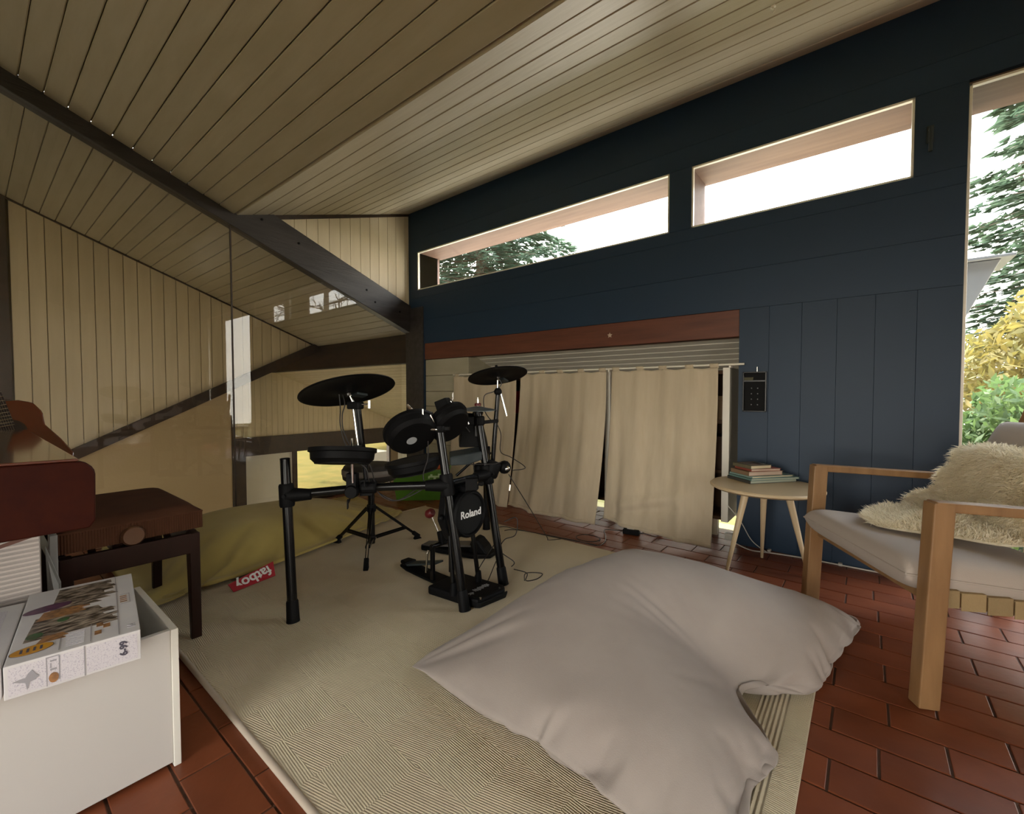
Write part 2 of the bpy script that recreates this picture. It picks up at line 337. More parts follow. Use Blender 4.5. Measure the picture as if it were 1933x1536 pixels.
# windows
def window(name, x0, x1, z0, z1, handle=None, mull=()):
    f = B(); t = .012
    for a in (( x0, x1, z0, z0 + t), (x0, x1, z1 - t, z1), (x0, x0 + t, z0, z1), (x1 - t, x1, z0, z1)): f.box(a[0], a[1], WY + .004, WY + .03, a[2], a[3])
    f = struct(f.build(name, 'whitep', bevel=.002))
    l = B(); l.box(x0 - .01, x1 + .01, WY + .03, WY + .36, z1 - .004, z1 + .03); l.build('head_lining', 'lining', f)
    for xx in (x0 - .02, x1): B().box(xx, xx + .02, WY + .03, WY + .33, z0, z1).build('side_lining', 'lining', f)
    B().box(x0, x1, WY + .03, WY + .36, z0 - .03, z0).build('sill', 'whitep', f)
    B().add([(x0, WY + .022, z0), (x1, WY + .022, z0), (x1, WY + .022, z1), (x0, WY + .022, z1)], [(0, 1, 2, 3)]).build('pane', 'glass', f)
    for mx in mull: B().box(mx - .02, mx + .02, WY + .04, WY + .07, z0, z1).build('mullion', 'whitep', f)
    if handle:
        hx, hz = handle
        B().box(hx - .014, hx + .014, WY - .006, WY, hz - .045, hz + .045).build('handle_plate', 'greym', f, bevel=.003)
        B().tube([(hx, WY - .004, hz + .02), (hx, WY - .035, hz + .02), (hx, WY - .038, hz), (hx, WY - .038, hz - .10)], .008, 8).build('handle', 'greym', f, smooth=1)
    return f
window('window_1', w1[0], w1[1], WB, WT); window('window_2', w2[0], w2[1], WB, WT, handle=(.232, 2.34)); window('window_3', w3[0], w3[1], .12, WT - .02)
# red-brown lintel over the niche
tr = struct(B().box(N0, N1, WY + .004, WY + .10, 1.368, NZ).build('trim_1', 'redbeam', bevel=.004)); tr['label'] = 'red-brown timber lintel above the curtained shelves'
st = B(); pts = []
cx, cz, cy = -1.575 + .0, 1.452, WY + .004
for k in range(10):
    a = PI / 2 + k * PI / 5; r = .022 if k % 2 == 0 else .0105; pts.append((cx + r * math.cos(a), cy, cz + r * math.sin(a)))
solo(st.prism(pts, (0, -.004, 0)), 'star_ornament', 'small pale five-pointed star stuck on the red-brown lintel', 'ornament', mat('pale_wood_star', (.55, .42, .32), .6), (cx, cy, cz))

# niche under the low roof: boarded low ceiling, concrete pier, back window
bk = struct(B().box(-4.1, N1, 3.86, 3.93, .16, 1.2).build('wall_back', 'brownp'))
struct(B().box(-4.1, N1 + .1, 3.40, 3.93, -.36, -.30).build('floor_niche', 'white')); struct(B().box(-4.12, -4.0, 3.30, 3.93, -.3, 1.36).build('wall_niche_end', 'white'))
ws = struct(B().box(N1, N1 + .05, WY + .02, 3.9, -.3, 1.37).build('wall_side', 'white'))
wf = B()
for a in ((-3.1, N1, 3.86, 3.92, -.32, -.24), (-3.1, N1, 3.86, 3.92, .14, .18), (-3.1, -3.04, 3.86, 3.92, -.3, .18), (N1 - .05, N1, 3.86, 3.92, -.3, .18)): wf.box(*a)
wf = struct(wf.build('window_4', 'whitep')); B().add([(-3.1, 3.89, -.3), (N1, 3.89, -.3), (N1, 3.89, .16), (-3.1, 3.89, .16)], [(0, 1, 2, 3)]).build('pane', 'glass', wf)
lc = struct(B().prism([(-8.1, 3.26, lowroof(3.26) + .045), (-8.1, 6.2, lowroof(6.2) + .045), (-8.1, 6.2, lowroof(6.2) + .10), (-8.1, 3.26, lowroof(3.26) + .10)], (3.9, 0, 0))
            .prism([(-4.2, 3.26, lowroof(3.26) + .045), (-4.2, 3.95, lowroof(3.95) + .045), (-4.2, 3.95, lowroof(3.95) + .10), (-4.2, 3.26, lowroof(3.26) + .10)], (3.7, 0, 0)).build('ceiling_low', 'beam'))
dyl = .084
for i in range(8):
    y0 = 3.276 + dyl * i
    b = B(); plank(b, (-3.9, y0, lowroof(y0) + .03), (N1 + .02, y0, lowroof(y0) + .03), (0, dyl, -.385 * dyl), Vector((0, -.36, -1)).normalized() * .024, gap=.009)
    b.build('plank', 'whitep', lc)
for i in range(34):
    y0 = 3.27 + dyl * i
    b = B(); plank(b, (-7.95, y0, lowroof(y0) + .03), (-4.0, y0, lowroof(y0) + .03), (0, dyl, -.385 * dyl), Vector((0, -.36, -1)).normalized() * .024, gap=.005)
    b.build('plank', 'creamwall', lc)
pr = struct(B().box(-3.77, -3.14, WY + .035, WY + .50, -.02, 1.36).build('wall_pier', 'groove'))
zz = [0, .22, .45, .66, .86, 1.02, 1.19, 1.366]
for i in range(7): B().box(-3.785, -3.13, WY + .012, WY + .52, zz[i] + .002, zz[i + 1] - .002).build('block', 'block', pr, bevel=.004)

# glass partition wall: beam, post, boards above, panes
bz = lambda y: 1.670 + .380 * (3.2 - y)
BF, BB_ = GX + .03, GX - .07
wl = B().prism([(GX - .02, 1.2, bz(1.2) + .05), (GX - .02, 3.2, bz(3.2) + .1), (GX - .02, 3.2, roofR(3.2) + .03), (GX - .02, 1.42, VZ + .03), (GX - .02, 1.2, roofL(1.2) + .03)], (-.03, 0, 0))
wl = struct(wl.build('wall_left', 'groove'))
ys = [1.80, 1.908, 2.018, 2.127, 2.24, 2.352, 2.461, 2.574, 2.685, 2.792, 2.902, 3.008, 3.128, 3.185]
for a, c in zip(ys, ys[1:]):
    a2, c2 = a + .0022, c - .0022
    B().prism([(GX, a2, bz(a2) + .28), (GX, c2, bz(c2) + .28), (GX, c2, max(roofR(c2) - .012, bz(c2) + .285)), (GX, a2, max(roofR(a2) - .012, bz(a2) + .285))], (-.02, 0, 0)).build('board', 'creamwall', wl)
e = struct(B().prism([(BF, -.3, bz(-.3)), (BF, 3.2, bz(3.2)), (BF, 3.2, bz(3.2) + .305), (BF, 1.709, 2.548), (BF, 1.42, VZ + .012), (BF, 1.30, roofL(1.3) + .012), (BF, -.3, roofL(-.3) + .012)], (-.10, 0, 0)).build('trim_2', 'beam', bevel=.004)); e['label'] = 'dark sloping roof beam over the glass partition'
for (yy, zo) in ((1.62, .20), (1.93, .20), (2.62, .17), (2.72, .10), (3.03, .16)):
    B().lathe((BF, yy, bz(yy) + zo), (1, 0, 0), [(.011, 0), (.011, .004), (.004, .006)], 8).build('bolt', 'rubber', e)
e = struct(B().box(BF - .08, -3.80, WY - .012, WY + .06, -.02, 1.95).build('trim_3', 'beam', bevel=.004)); e['label'] = 'dark corner post between glass partition and blue-black wall'
# thin dark cover strip where the boards meet the ceiling
struct(B().prism([(GX + .012, 1.62, roofR(1.62) - .001), (GX + .012, 3.18, roofR(3.18) - .001), (GX + .012, 3.18, roofR(3.18) - .028), (GX + .012, 1.72, roofR(1.72) - .040)], (-.012, 0, 0)).build('trim_4', 'beamb'))
gp = struct(B().box(GX - .012, GX + .012, -2.6, 3.1, -.014, .02).box(GX - .008, GX + .006, 1.384, 1.394, 0, bz(1.39)).build('window_5', 'beamb'))
for a, c in ((-2.6, 1.384), (1.394, 3.07)): B().add([(GX, a, .02), (GX, c, .02), (GX, c, bz(c) + .02), (GX, a, bz(a) + .02)], [(0, 1, 2, 3)]).build('pane', 'pglass', gp)

# ------------------------------------------------------------ the lower room beyond the glass
XG, XH = -6.25, -7.9
cf = struct(B().prism([(GX - .08, -2.7, farroof(-2.7) + .03), (GX - .08, 3.3, farroof(3.3) + .03), (GX - .08, 3.3, farroof(3.3) + .12), (GX - .08, -2.7, farroof(-2.7) + .12)], (XG - GX - 1.8, 0, 0)).build('ceiling_far', 'groove'))
for i in range(34):
    y0 = 3.25 - .1055 * (i + 1)
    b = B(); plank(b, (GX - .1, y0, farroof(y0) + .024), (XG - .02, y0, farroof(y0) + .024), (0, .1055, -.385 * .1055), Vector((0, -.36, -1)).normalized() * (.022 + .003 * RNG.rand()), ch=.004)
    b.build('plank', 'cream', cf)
band = lambda y: .10 + .505 * y
wg = struct(B().prism([(XG - .02, .2, band(.2) + .05), (XG - .02, 3.28, band(3.28)), (XG - .02, 3.28, farroof(3.28) + .1), (XG - .02, .2, farroof(.2) + .05)], (-.04, 0, 0)).build('wall_far', 'groove'))
y0 = .30
while y0 < 3.22:
    a2, c2 = y0 + .0025, min(y0 + .1155, 3.24) - .0025
    B().prism([(XG, a2, band(a2) - .02), (XG, c2, band(c2) - .02), (XG, c2, max(farroof(c2) + .01, band(c2))), (XG, a2, farroof(a2) + .01)], (-.02, 0, 0)).build('board', 'creamwall', wg, bevel=.003, seg=1); y0 += .1155
struct(B().prism([(XG + .05, -.5, band(-.5)), (XG + .05, 3.26, band(3.26)), (XG + .05, 3.26, band(3.26) - .13), (XG + .05, -.5, band(-.5) - .12)], (-.14, 0, 0)).build('trim_5', 'beamb'))
struct(B().box(XG - .08, XG + .03, -.1, .285, -2.6, 3.0).build('trim_6', 'beamb'))
struct(B().prism([(XG + .015, .285, farroof(.285) + .01), (XG + .015, 3.25, farroof(3.25) + .01), (XG + .015, 3.25, farroof(3.25) - .018), (XG + .015, .285, farroof(.285) - .018)], (-.015, 0, 0)).build('trim_7', 'beamb'))
struct(B().prism([(XG, .28, -2.6), (XG, 2.11, -2.6), (XG, 2.11, band(2.11) - .08), (XG, .28, band(.28) - .08)], (-.10, 0, 0)).build('wall_stair', 'plaster'))
struct(B().box(XG - .10, XG + .01, 2.11, 2.14, -2.6, band(2.11) - .08).build('trim_8', 'beamb'))
struct(B().box(-8.0, GX - .05, 3.25, 3.36, 1.350, 1.76).build('trim_9', 'beamb', bevel=.004))
wh = struct(B().box(XH - .05, XH - .02, 2.2, 6.4, .1, 1.9).build('wall_garden', 'groove'))
y0 = 2.3
while y0 < 6.1:
    top = lowroof(y0) + .02 if y0 > 3.2 else 1.85
    t2 = lowroof(y0 + .09) + .02 if y0 > 3.2 else 1.85
    if top > .2: B().prism([(XH, y0 + .0015, .2), (XH, y0 + .0885, .2), (XH, y0 + .0885, max(t2, .21)), (XH, y0 + .0015, top)], (-.02, 0, 0)).build('board', 'creamwall', wh)
    y0 += .09
struct(B().box(XH - .1, XH + .05, 2.7, 6.4, .095, .275).build('trim_10', 'beamb'))
struct(B().box(XH - .1, XH + .03, 2.7, 6.4, -.03, .093).build('trim_11', 'beamb'))
struct(B().box(XH - .06, XH + .03, 2.68, 2.86, -2.6, -.03).build('trim_12', 'beamb'))
struct(B().box(XH - .12, XH - .06, 2.86, 3.66, -2.6, -.03).build('wall_pale', 'white'))
wv = B()
for a in ((3.64, 3.70), (5.64, 5.68)): wv.box(XH - .08, XH + .01, a[0], a[1], -2.0, -.03)
wv.box(XH - .08, XH + .01, 3.64, 5.68, -2.05, -1.95)
wv = struct(wv.build('window_6', 'beamb')); B().add([(XH - .04, 3.70, -2), (XH - .04, 5.65, -2), (XH - .04, 5.65, -.03), (XH - .04, 3.70, -.03)], [(0, 1, 2, 3)]).build('pane', 'glass', wv)
struct(B().box(XH - .08, XH + .02, 5.68, 5.86, -2.6, -.03).build('trim_13', mat('garden_post_wood', (.22, .15, .08), .6)))
struct(B().box(XH - .10, XH - .04, 5.86, 7.2, -2.6, .1).build('wall_pale_end', 'white'))
struct(B().box(-8.2, GX - .06, -2.7, 7.2, -2.7, -2.6).build('floor_lower', mat('pale_stone_floor', (.42, .34, .24), .6, c2=(.34, .27, .18), scale=2)))
struct(B().box(GX - .06, GX - .02, -2.7, 6.4, -2.7, -.02).build('wall_below', 'white'))
struct(B().box(XH - .1, GX, 6.15, 6.3, -2.7, .35).build('wall_end', 'white'))
struct(B().box(-8.2, -8.1, -2.7, 2.7, -2.7, 4.1).build('wall_stair_side', 'white'))
wz = B()
for a in ((-8.2, -7.0, -2.7, 4.1), (-5.4, GX, -2.7, 4.1), (-7.0, -5.4, -2.7, -1.6), (-7.0, -5.4, .0, 4.1)): wz.box(a[0], a[1], -2.78, -2.70, a[2], a[3])
struct(wz.build('wall_lower_rear', 'white'))
# unseen sides of the main room (window openings let the daylight in)
wz = B(); 
for a in ((GX, -1.4, 0, 4.1), (.6, 3.4, 0, 4.1), (-1.4, .6, 0, .35), (-1.4, .6, 1.75, 4.1)): wz.box(a[0], a[1], -2.75, -2.62, a[2], a[3])
struct(wz.build('wall_rear', 'white'))
wz = B()
for a in ((-2.7, -2.4, 0, 4.1), (-1.2, 3.4, 0, 4.1), (-2.4, -1.2, 0, .25), (-2.4, -1.2, 2.0, 4.1)): wz.box(3.3, 3.42, a[0], a[1], a[2], a[3])
struct(wz.build('wall_side_right', 'white'))

# ------------------------------------------------------------ outside
rf = B(); rf.prism([(-8.3, 3.49, 1.56), (-8.3, 6.4, 1.56 - .385 * 2.91), (-8.3, 6.4, 1.50 - .385 * 2.91), (-8.3, 3.49, 1.48)], (7.7, 0, 0))
struct(rf.build('roof_low', mat('pale_roof_sheeting', (.62, .58, .50), .6, c2=(.54, .50, .43), scale=2)))
struct(B().box(-30, 30, 3.97, 40, -1.42, -1.36).build('ground', 'lawn2'))
struct(B().box(-40, -8.3, -20, 40, -1.34, -1.30).build('ground_garden', 'lawn'))
struct(B().box(-30, 30, -30, -2.8, -1.42, -1.36).build('ground_front', 'lawn2'))
struct(B().box(3.5, 30, -2.8, 4.2, -1.42, -1.36).build('ground_side', 'lawn2'))
solo(B().box(-14.2, -12.6, 8.2, 9.0, -1.3, -.95), 'garden_block', 'pale stone slab lying on the sunlit lawn outside the low window', 'stone', mat('garden_stone', (.16, .14, .11), .9, spec=0), (-13.4, 8.6, -1.3), bevel=.02)
def cloud(n, fn, size, rng, up=.3):
    b = B()
    for i in range(n):
        p = Vector(fn()); a = Vector(rng.normal(size=3)).normalized(); c = Vector(rng.normal(size=3)); c = (c - a * a.dot(c)).normalized(); s = size * rng.uniform(.5, 1.3)
        b.v += [tuple(p - a * s), tuple(p + c * s * .35), tuple(p + a * s), tuple(p - c * s * .35)]; k = len(b.v) - 4; b.f.append((k, k + 1, k + 2, k + 3))
    return b
def spruce(x, y, h, r, seed, label, z0=-1.36, nl=36, base=.5):
    rng = np.random.RandomState(seed); t = thing('spruce_tree', label, 'tree', (x, y, z0))
    B().tube([(x, y, z0), (x, y, z0 + h)], [.2, .03], 8).build('trunk', 'bark', t)
    b = B(); br = B()
    for l in range(nl):
        f = l / nl; z = z0 + base + f * (h - base - .1); rr = r * (1 - f) ** .65; nb = 9
        for k in range(nb):
            a = 2 * PI * (k + rng.rand()) / nb; ln = rr * rng.uniform(.75, 1.1); d = Vector((math.cos(a), math.sin(a), 0)); side = Vector((-d.y, d.x, 0))
            tip = Vector((x, y, z)) + d * ln + Vector((0, 0, -.10 * ln))
            br.tube([(x, y, z), tuple(tip)], [.02, .005], 4, False)
            for q in range(int(36 + 42 * ln)):
                u = rng.uniform(.15, 1) ** .8; c = Vector((x, y, z)) + d * ln * u + Vector((0, 0, -.10 * ln * u)) + side * rng.uniform(-1, 1) * .30 * (1.15 - u) * ln ** .5 + Vector((0, 0, rng.uniform(-.08, .03)))
                dd = (d + side * rng.uniform(-.9, .9) + Vector((0, 0, -.25))).normalized() * rng.uniform(.12, .26); w = side * rng.uniform(.03, .06) + Vector((0, 0, rng.uniform(-.02, .02)))
                k0 = len(b.v); b.v += [tuple(c - w), tuple(c + w), tuple(c + dd)]; b.f.append((k0, k0 + 1, k0 + 2))
    br.build('branches', 'bark', t, kind='stuff'); b.build('needles', 'spruce', t, kind='stuff')
spruce(2.95, 9.6, 11.5, 2.9, 3, 'tall blue-green spruce seen through the tall window beside the armchair', nl=52)
spruce(-8.0, 8.6, 9.6, 3.9, 5, 'dark green conifer showing through the left end of the high window', nl=34, base=3.0)
def bush(x, y, z, r, rz, n, m, label, name='leafy_bush', size=.07):
    rng = np.random.RandomState(int(abs(x * 31 + y * 7))); t = thing(name, label, 'shrub', (x, y, -1.36))
    B().tube([(x, y, -1.36), (x + .05, y, z)], [.06, .02], 6).build('stem', 'bark', t)
    def fn():
        d = rng.normal(size=3); d /= np.linalg.norm(d); q = rng.uniform(.6, 1.0) * (1 + .15 * math.sin(5 * d[0] + 3 * d[2])); return (x + d[0] * r * q, y + d[1] * r * q, z + d[2] * rz * q)
    cloud(n, fn, size, rng).build('leaves', m, t, kind='stuff')
bush(1.75, 6.9, 1.25, 1.1, .85, 7000, 'yleaf', 'golden-leaved shrub behind the tall window, above the sheepskin')
bush(.95, 5.0, .45, .55, .62, 6000, 'gleaf', 'low bright green shrub just outside the tall window', size=.05)
bush(3.1, 7.6, .6, 1.3, 1.3, 6000, 'gleaf', 'large green shrub further right behind the tall window')
bush(-13.5, 13.0, .2, 3.2, 1.7, 6000, 'yleaf', 'yellow autumn hedge beyond the lawn outside the low window', name='garden_hedge', size=.2)
t = thing('bare_tree', 'bare branching tree against the white sky in the tall window', 'tree', (3.6, 8.0, -1.36))
b = B().tube([(3.6, 8, -1.36), (3.5, 8, 2), (3.3, 7.9, 5.2)], [.14, .1, .05], 8)
rng = np.random.RandomState(12)
def twig(p, d, ln, r, dep):
    q = p + d * ln; mid = (p + q) / 2 + Vector(rng.normal(size=3)) * ln * .07; b.tube([tuple(p), tuple(mid), tuple(q)], [r, r * .8, r * .6], 5, False)
    if dep:
        for k in range(3): twig(p + (q - p) * rng.uniform(.4, 1), (d + Vector(rng.normal(size=3)) * .42).normalized(), ln * .68, r * .6, dep - 1)
for zz_, dx in ((4.3, -1), (5.0, -1), (4.8, .6), (5.2, -.4)): twig(Vector((3.35, 7.9, zz_)), Vector((dx, -.2, .05)).normalized(), 1.1, .03, 4)
b.build('branches', 'bark', t, kind='stuff')
t = thing('bare_tree', 'bare tree standing further right outside, mirrored in the glass partition', 'tree', (9.5, 9.5, -1.36)); b = B().tube([(9.5, 9.5, -1.36), (9.4, 9.5, 2), (9.2, 9.4, 7)], [.2, .15, .07], 8)
for k in range(12): a = k * 1.1; twig(Vector((9.35, 9.45, 1.5 + .45 * k)), Vector((math.cos(a), math.sin(a), .5)).normalized(), 1.5, .05, 4)
b.build('branches', 'bark', t, kind='stuff')
t = thing('chimney_hood', 'grey sheet-metal hood jutting out beside the tall window', 'hood', (.3, 4.2, 1.4))
B().prism([(.22, 4.2, 1.865), (.66, 4.2, 1.862), (.50, 4.2, 1.49), (.22, 4.2, 1.47)], (0, .40, 0)).build('hood', 'roofm', t, bevel=.005)
B().box(.20, .72, 4.17, 4.63, 1.865, 1.885).build('cap', 'roofm', t, bevel=.004)
B().box(.24, .40, 4.24, 4.40, -1.36, 1.48).build('flue', 'roofm', t)

# ------------------------------------------------------------ rug
def rug_mat():
    m = mat('woven_cream_rug', (.70, .60, .42), .95, c2=(.61, .52, .36), scale=2.5, sheen=.1); nt = m.node_tree; L = nt.links.new; b = nt.nodes['Principled BSDF']
    tc = nt.nodes.new('ShaderNodeTexCoord'); sp = nt.nodes.new('ShaderNodeSeparateXYZ'); L(tc.outputs['Object'], sp.inputs[0])
    def math_(op, a, c):
        n = nt.nodes.new('ShaderNodeMath'); n.operation = op
        for i, q in enumerate((a, c)):
            if isinstance(q, (int, float)): n.inputs[i].default_value = q
            elif q is not None: L(q, n.inputs[i])
        return n.outputs[0]
    def wave(deg, sc):
        mp = nt.nodes.new('ShaderNodeMapping'); mp.inputs['Rotation'].default_value = (0, 0, math.radians(deg)); L(tc.outputs['Object'], mp.inputs[0])
        w = nt.nodes.new('ShaderNodeTexWave'); w.inputs['Scale'].default_value = sc; w.inputs['Distortion'].default_value = 1.2; w.inputs['Detail Scale'].default_value = 12; L(mp.outputs[0], w.inputs[0]); return w.outputs['Fac']
    ck = nt.nodes.new('ShaderNodeTexChecker'); ck.inputs['Scale'].default_value = 5.5; L(tc.outputs['Object'], ck.inputs[0])
    mx = nt.nodes.new('ShaderNodeMix'); mx.data_type = 'FLOAT'; L(ck.outputs['Fac'], mx.inputs[0]); L(wave(76, 50), mx.inputs[2]); L(wave(94, 50), mx.inputs[3])
    # straight raised ribs near the right border
    rib = math_('SINE', math_('MULTIPLY', sp.outputs['X'], 2 * PI / .0125), None)
    r1 = math_('GREATER_THAN', sp.outputs['X'], -.25); r2 = math_('LESS_THAN', sp.outputs['X'], -.172); inr = math_('MULTIPLY', r1, r2)
    h = math_('ADD', math_('MULTIPLY', mx.outputs[0], math_('SUBTRACT', 1.0, inr)), math_('MULTIPLY', rib, math_('MULTIPLY', inr, .9)))
    no = nt.nodes.new('ShaderNodeTexNoise'); no.inputs['Scale'].default_value = 260; L(tc.outputs['Object'], no.inputs[0])
    bp = nt.nodes.new('ShaderNodeBump'); bp.inputs['Strength'].default_value = .65; bp.inputs['Distance'].default_value = .004; L(math_('ADD', h, math_('MULTIPLY', no.outputs['Fac'], .8)), bp.inputs['Height']); L(bp.outputs[0], b.inputs['Normal'])
    base = b.inputs['Base Color'].links[0].from_socket; mm = nt.nodes.new('ShaderNodeMix'); mm.data_type = 'RGBA'; mm.blend_type = 'MULTIPLY'; mm.inputs[0].default_value = .24
    L(base, mm.inputs[6]); cc = ramp2(nt, h, (.62, .60, .55), (1, 1, 1), .0, .9); L(cc, mm.inputs[7]); L(mm.outputs[2], b.inputs['Base Color']); return m
RX0, RX1, RY0, RY1 = -3.0, -.109, .487, 2.515
rg = thing('area_rug', 'large cream woven rug lying on the terracotta tiles under the drum kit', 'rug', (-1.5, 1.5, 0))
rg['_o'] = (0, 0, 0); rg.location = (0, 0, 0)
B().box(RX0 + .012, RX1 - .004, RY0 + .012, RY1 - .004, .0, .0135).build('pile', rug_mat(), rg, bevel=.004)
B().tube([(RX0 + .006, RY0 + .006, .008), (RX1, RY0 + .006, .008)], .0095, 8).build('edge_binding', mat('rug_binding', (.50, .42, .33), .9), rg, smooth=1)
B().tube([(RX0 + .006, RY0, .008), (RX0 + .006, RY1, .008)], .0095, 8).build('edge_binding', mat('rug_binding2', (.50, .42, .33), .9), rg, smooth=1)

# ------------------------------------------------------------ bean bags: cloth inflated and dropped on the rug
def sim_bag(rest, corners, bows, n, m, pressure, frames, seed, floor, puff, flip=False):
    """rest: (width, length) of the flat bag; corners: where its four corners lie; bows: inward bow per side (d, centre, width)"""
    rng = np.random.RandomState(seed); A, Bc, C, D = [np.array(c, float) for c in corners]; rv = []; sv = []; idx = {}
    cen = (A + Bc + C + D) / 4; rw = rl = 1
    for s in (1, -1):
        for j in range(m + 1):
            for i in range(n + 1):
                edge = i in (0, n) or j in (0, m)
                if s == -1 and edge: idx[(s, i, j)] = idx[(1, i, j)]; continue
                u, v = i / n, j / m; p = (A * (1 - u) + Bc * u) * (1 - v) + (D * (1 - u) + C * u) * v
                for side, d, c0, w0 in bows:
                    t = {'AB': u, 'DC': u, 'AD': v, 'BC': v}[side]; q = {'AB': 1 - v, 'DC': v, 'AD': 1 - u, 'BC': u}[side]
                    p = p + (cen - p) * np.array([1, 1, 0]) * d * math.exp(-((t - c0) / w0) ** 2) * q
                z = p[2] + (puff * (math.sin(PI * u) * math.sin(PI * v)) ** .6 + .012 if (s == 1 and not edge) else 0) + rng.rand() * .003
                idx[(s, i, j)] = len(sv); sv.append((p[0], p[1], z)); rv.append(((u - .5) * rw, (v - .5) * rl, .001 * s * (not edge)))
    fc = []
    for s in (1, -1):
        for j in range(m):
            for i in range(n):
                q = [idx[(s, i, j)], idx[(s, i + 1, j)], idx[(s, i + 1, j + 1)], idx[(s, i, j + 1)]]; fc.append((q if s == 1 else q[::-1]) if flip else (q[::-1] if s == 1 else q))
    me = bpy.data.meshes.new('sim'); me.from_pydata(rv, [], fc)
    o = bpy.data.objects.new('sim', me); COL.objects.link(o); o.shape_key_add(name='Basis'); k = o.shape_key_add(name='start'); k.value = 1
    for q, p in enumerate(sv): k.data[q].co = p
    vg = o.vertex_groups.new(name='pin'); vg.add([idx[(1, 0, 0)], idx[(1, n, 0)], idx[(1, n, m)], idx[(1, 0, m)]], 1.0, 'REPLACE')
    for side, d, c0, w0 in bows:
        if d < .3: continue
        i, j = {'AB': (round(c0 * n), 0), 'DC': (round(c0 * n), m), 'AD': (0, round(c0 * m)), 'BC': (n, round(c0 * m))}[side]; vg.add([idx[(1, i, j)]], 1.0, 'REPLACE')
    vp = o.vertex_groups.new(name='fill')
    for (s_, i, j), q in idx.items():
        u, v = i / n, j / m; w = min(1, 1.25 * (math.sin(PI * u) * math.sin(PI * v)) ** .75)
        vp.add([q], max(w, .0), 'REPLACE')
    fm = bpy.data.meshes.new('sf'); fm.from_pydata([(-9, -9, floor), (9, -9, floor), (9, 9, floor), (-9, 9, floor)], [], [(0, 1, 2, 3)])
    fo = bpy.data.objects.new('sf', fm); COL.objects.link(fo); fo.modifiers.new('c', 'COLLISION'); fo.collision.thickness_outer = .005; fo.collision.cloth_friction = 20
    md = o.modifiers.new('cloth', 'CLOTH'); s = md.settings; s.quality = 6; s.mass = .3
    s.tension_stiffness = s.compression_stiffness = 25; s.shear_stiffness = 8; s.bending_stiffness = .35
    s.tension_damping = s.compression_damping = s.shear_damping = 8; s.air_damping = 4; s.shrink_min = -rest
    s.use_pressure = True; s.uniform_pressure_force = pressure; s.vertex_group_mass = 'pin'; s.vertex_group_pressure = 'fill'
    md.collision_settings.distance_min = .006; md.point_cache.frame_start = 1; md.point_cache.frame_end = frames
    for f in range(1, frames + 1): SC.frame_set(f)
    ev = o.evaluated_get(bpy.context.evaluated_depsgraph_get()); t = ev.to_mesh(); V = np.array([v.co[:] for v in t.vertices]); ev.to_mesh_clear()
    bpy.data.objects.remove(o); bpy.data.objects.remove(fo); SC.frame_set(1)
    return V, fc
def bag(V, fc, name, label, m, loc, warp=None, **k):
    if warp: V = np.array([warp(p) for p in V])
    b = B(); b.v = V.tolist(); b.f = fc
    t = thing(name, label, 'beanbag', loc); b.build('cover', m, t, smooth=3, sub=1); return t, V
# the big taupe bag in front
V1, F1 = sim_bag(.055, [(-1.24, .98, .02), (-1.02, 2.19, .15), (-.03, 2.235, .05), (-.155, .905, .03)], [('DC', .38, .44, .10), ('DC', .12, .18, .13), ('AD', -.05, .5, .42), ('AB', -.02, .5, .42), ('BC', -.10, .80, .22), ('BC', -.13, .88, .08)], 76, 76, 37, 62, 3, .018, .10, True)
BAG1, V1 = bag(V1, F1, 'beanbag_lounger', 'big taupe beanbag lying on the rug front right, creased and pointed at its corners', 'bagc', (-.6, 1.6, .014))
# the mustard bag at the back
V2, F2 = sim_bag(.05, [(-2.56, .555, .03), (-2.90, 2.18, .03), (-3.80, 2.25, .06), (-3.78, .53, .06)], [('AD', -.05, .5, .42), ('AB', -.13, .42, .40)], 56, 56, 7, 50, 8, .018, .08, True)
BAG2, V2 = bag(V2, F2, 'beanbag_lounger', 'mustard-green beanbag lying behind the drums with a red cloth label', 'bagg', (-3.2, 1.3, .014))
tp = [Vector(p) for p in ((-2.470, .805, .045), (-2.505, 1.035, .085), (-2.455, 1.025, .024), (-2.425, .815, .018))]
b = B(); b.add(tp + [p + Vector((-.004, 0, -.004)) for p in tp], [(0, 3, 2, 1), (4, 5, 6, 7), (0, 1, 5, 4), (1, 2, 6, 5), (2, 3, 7, 6), (3, 0, 4, 7)])
tg = b.build('label', 'tagred', BAG2); 
cT = sum(tp, Vector()) / 4; rT = (tp[0] - tp[1]); uT = (tp[2] - tp[1]); nT = rT.cross(uT).normalized()
text('fatboy', cT + nT * .0016, rT, uT, .072, 'whitelogo', tg, bold=.0018)

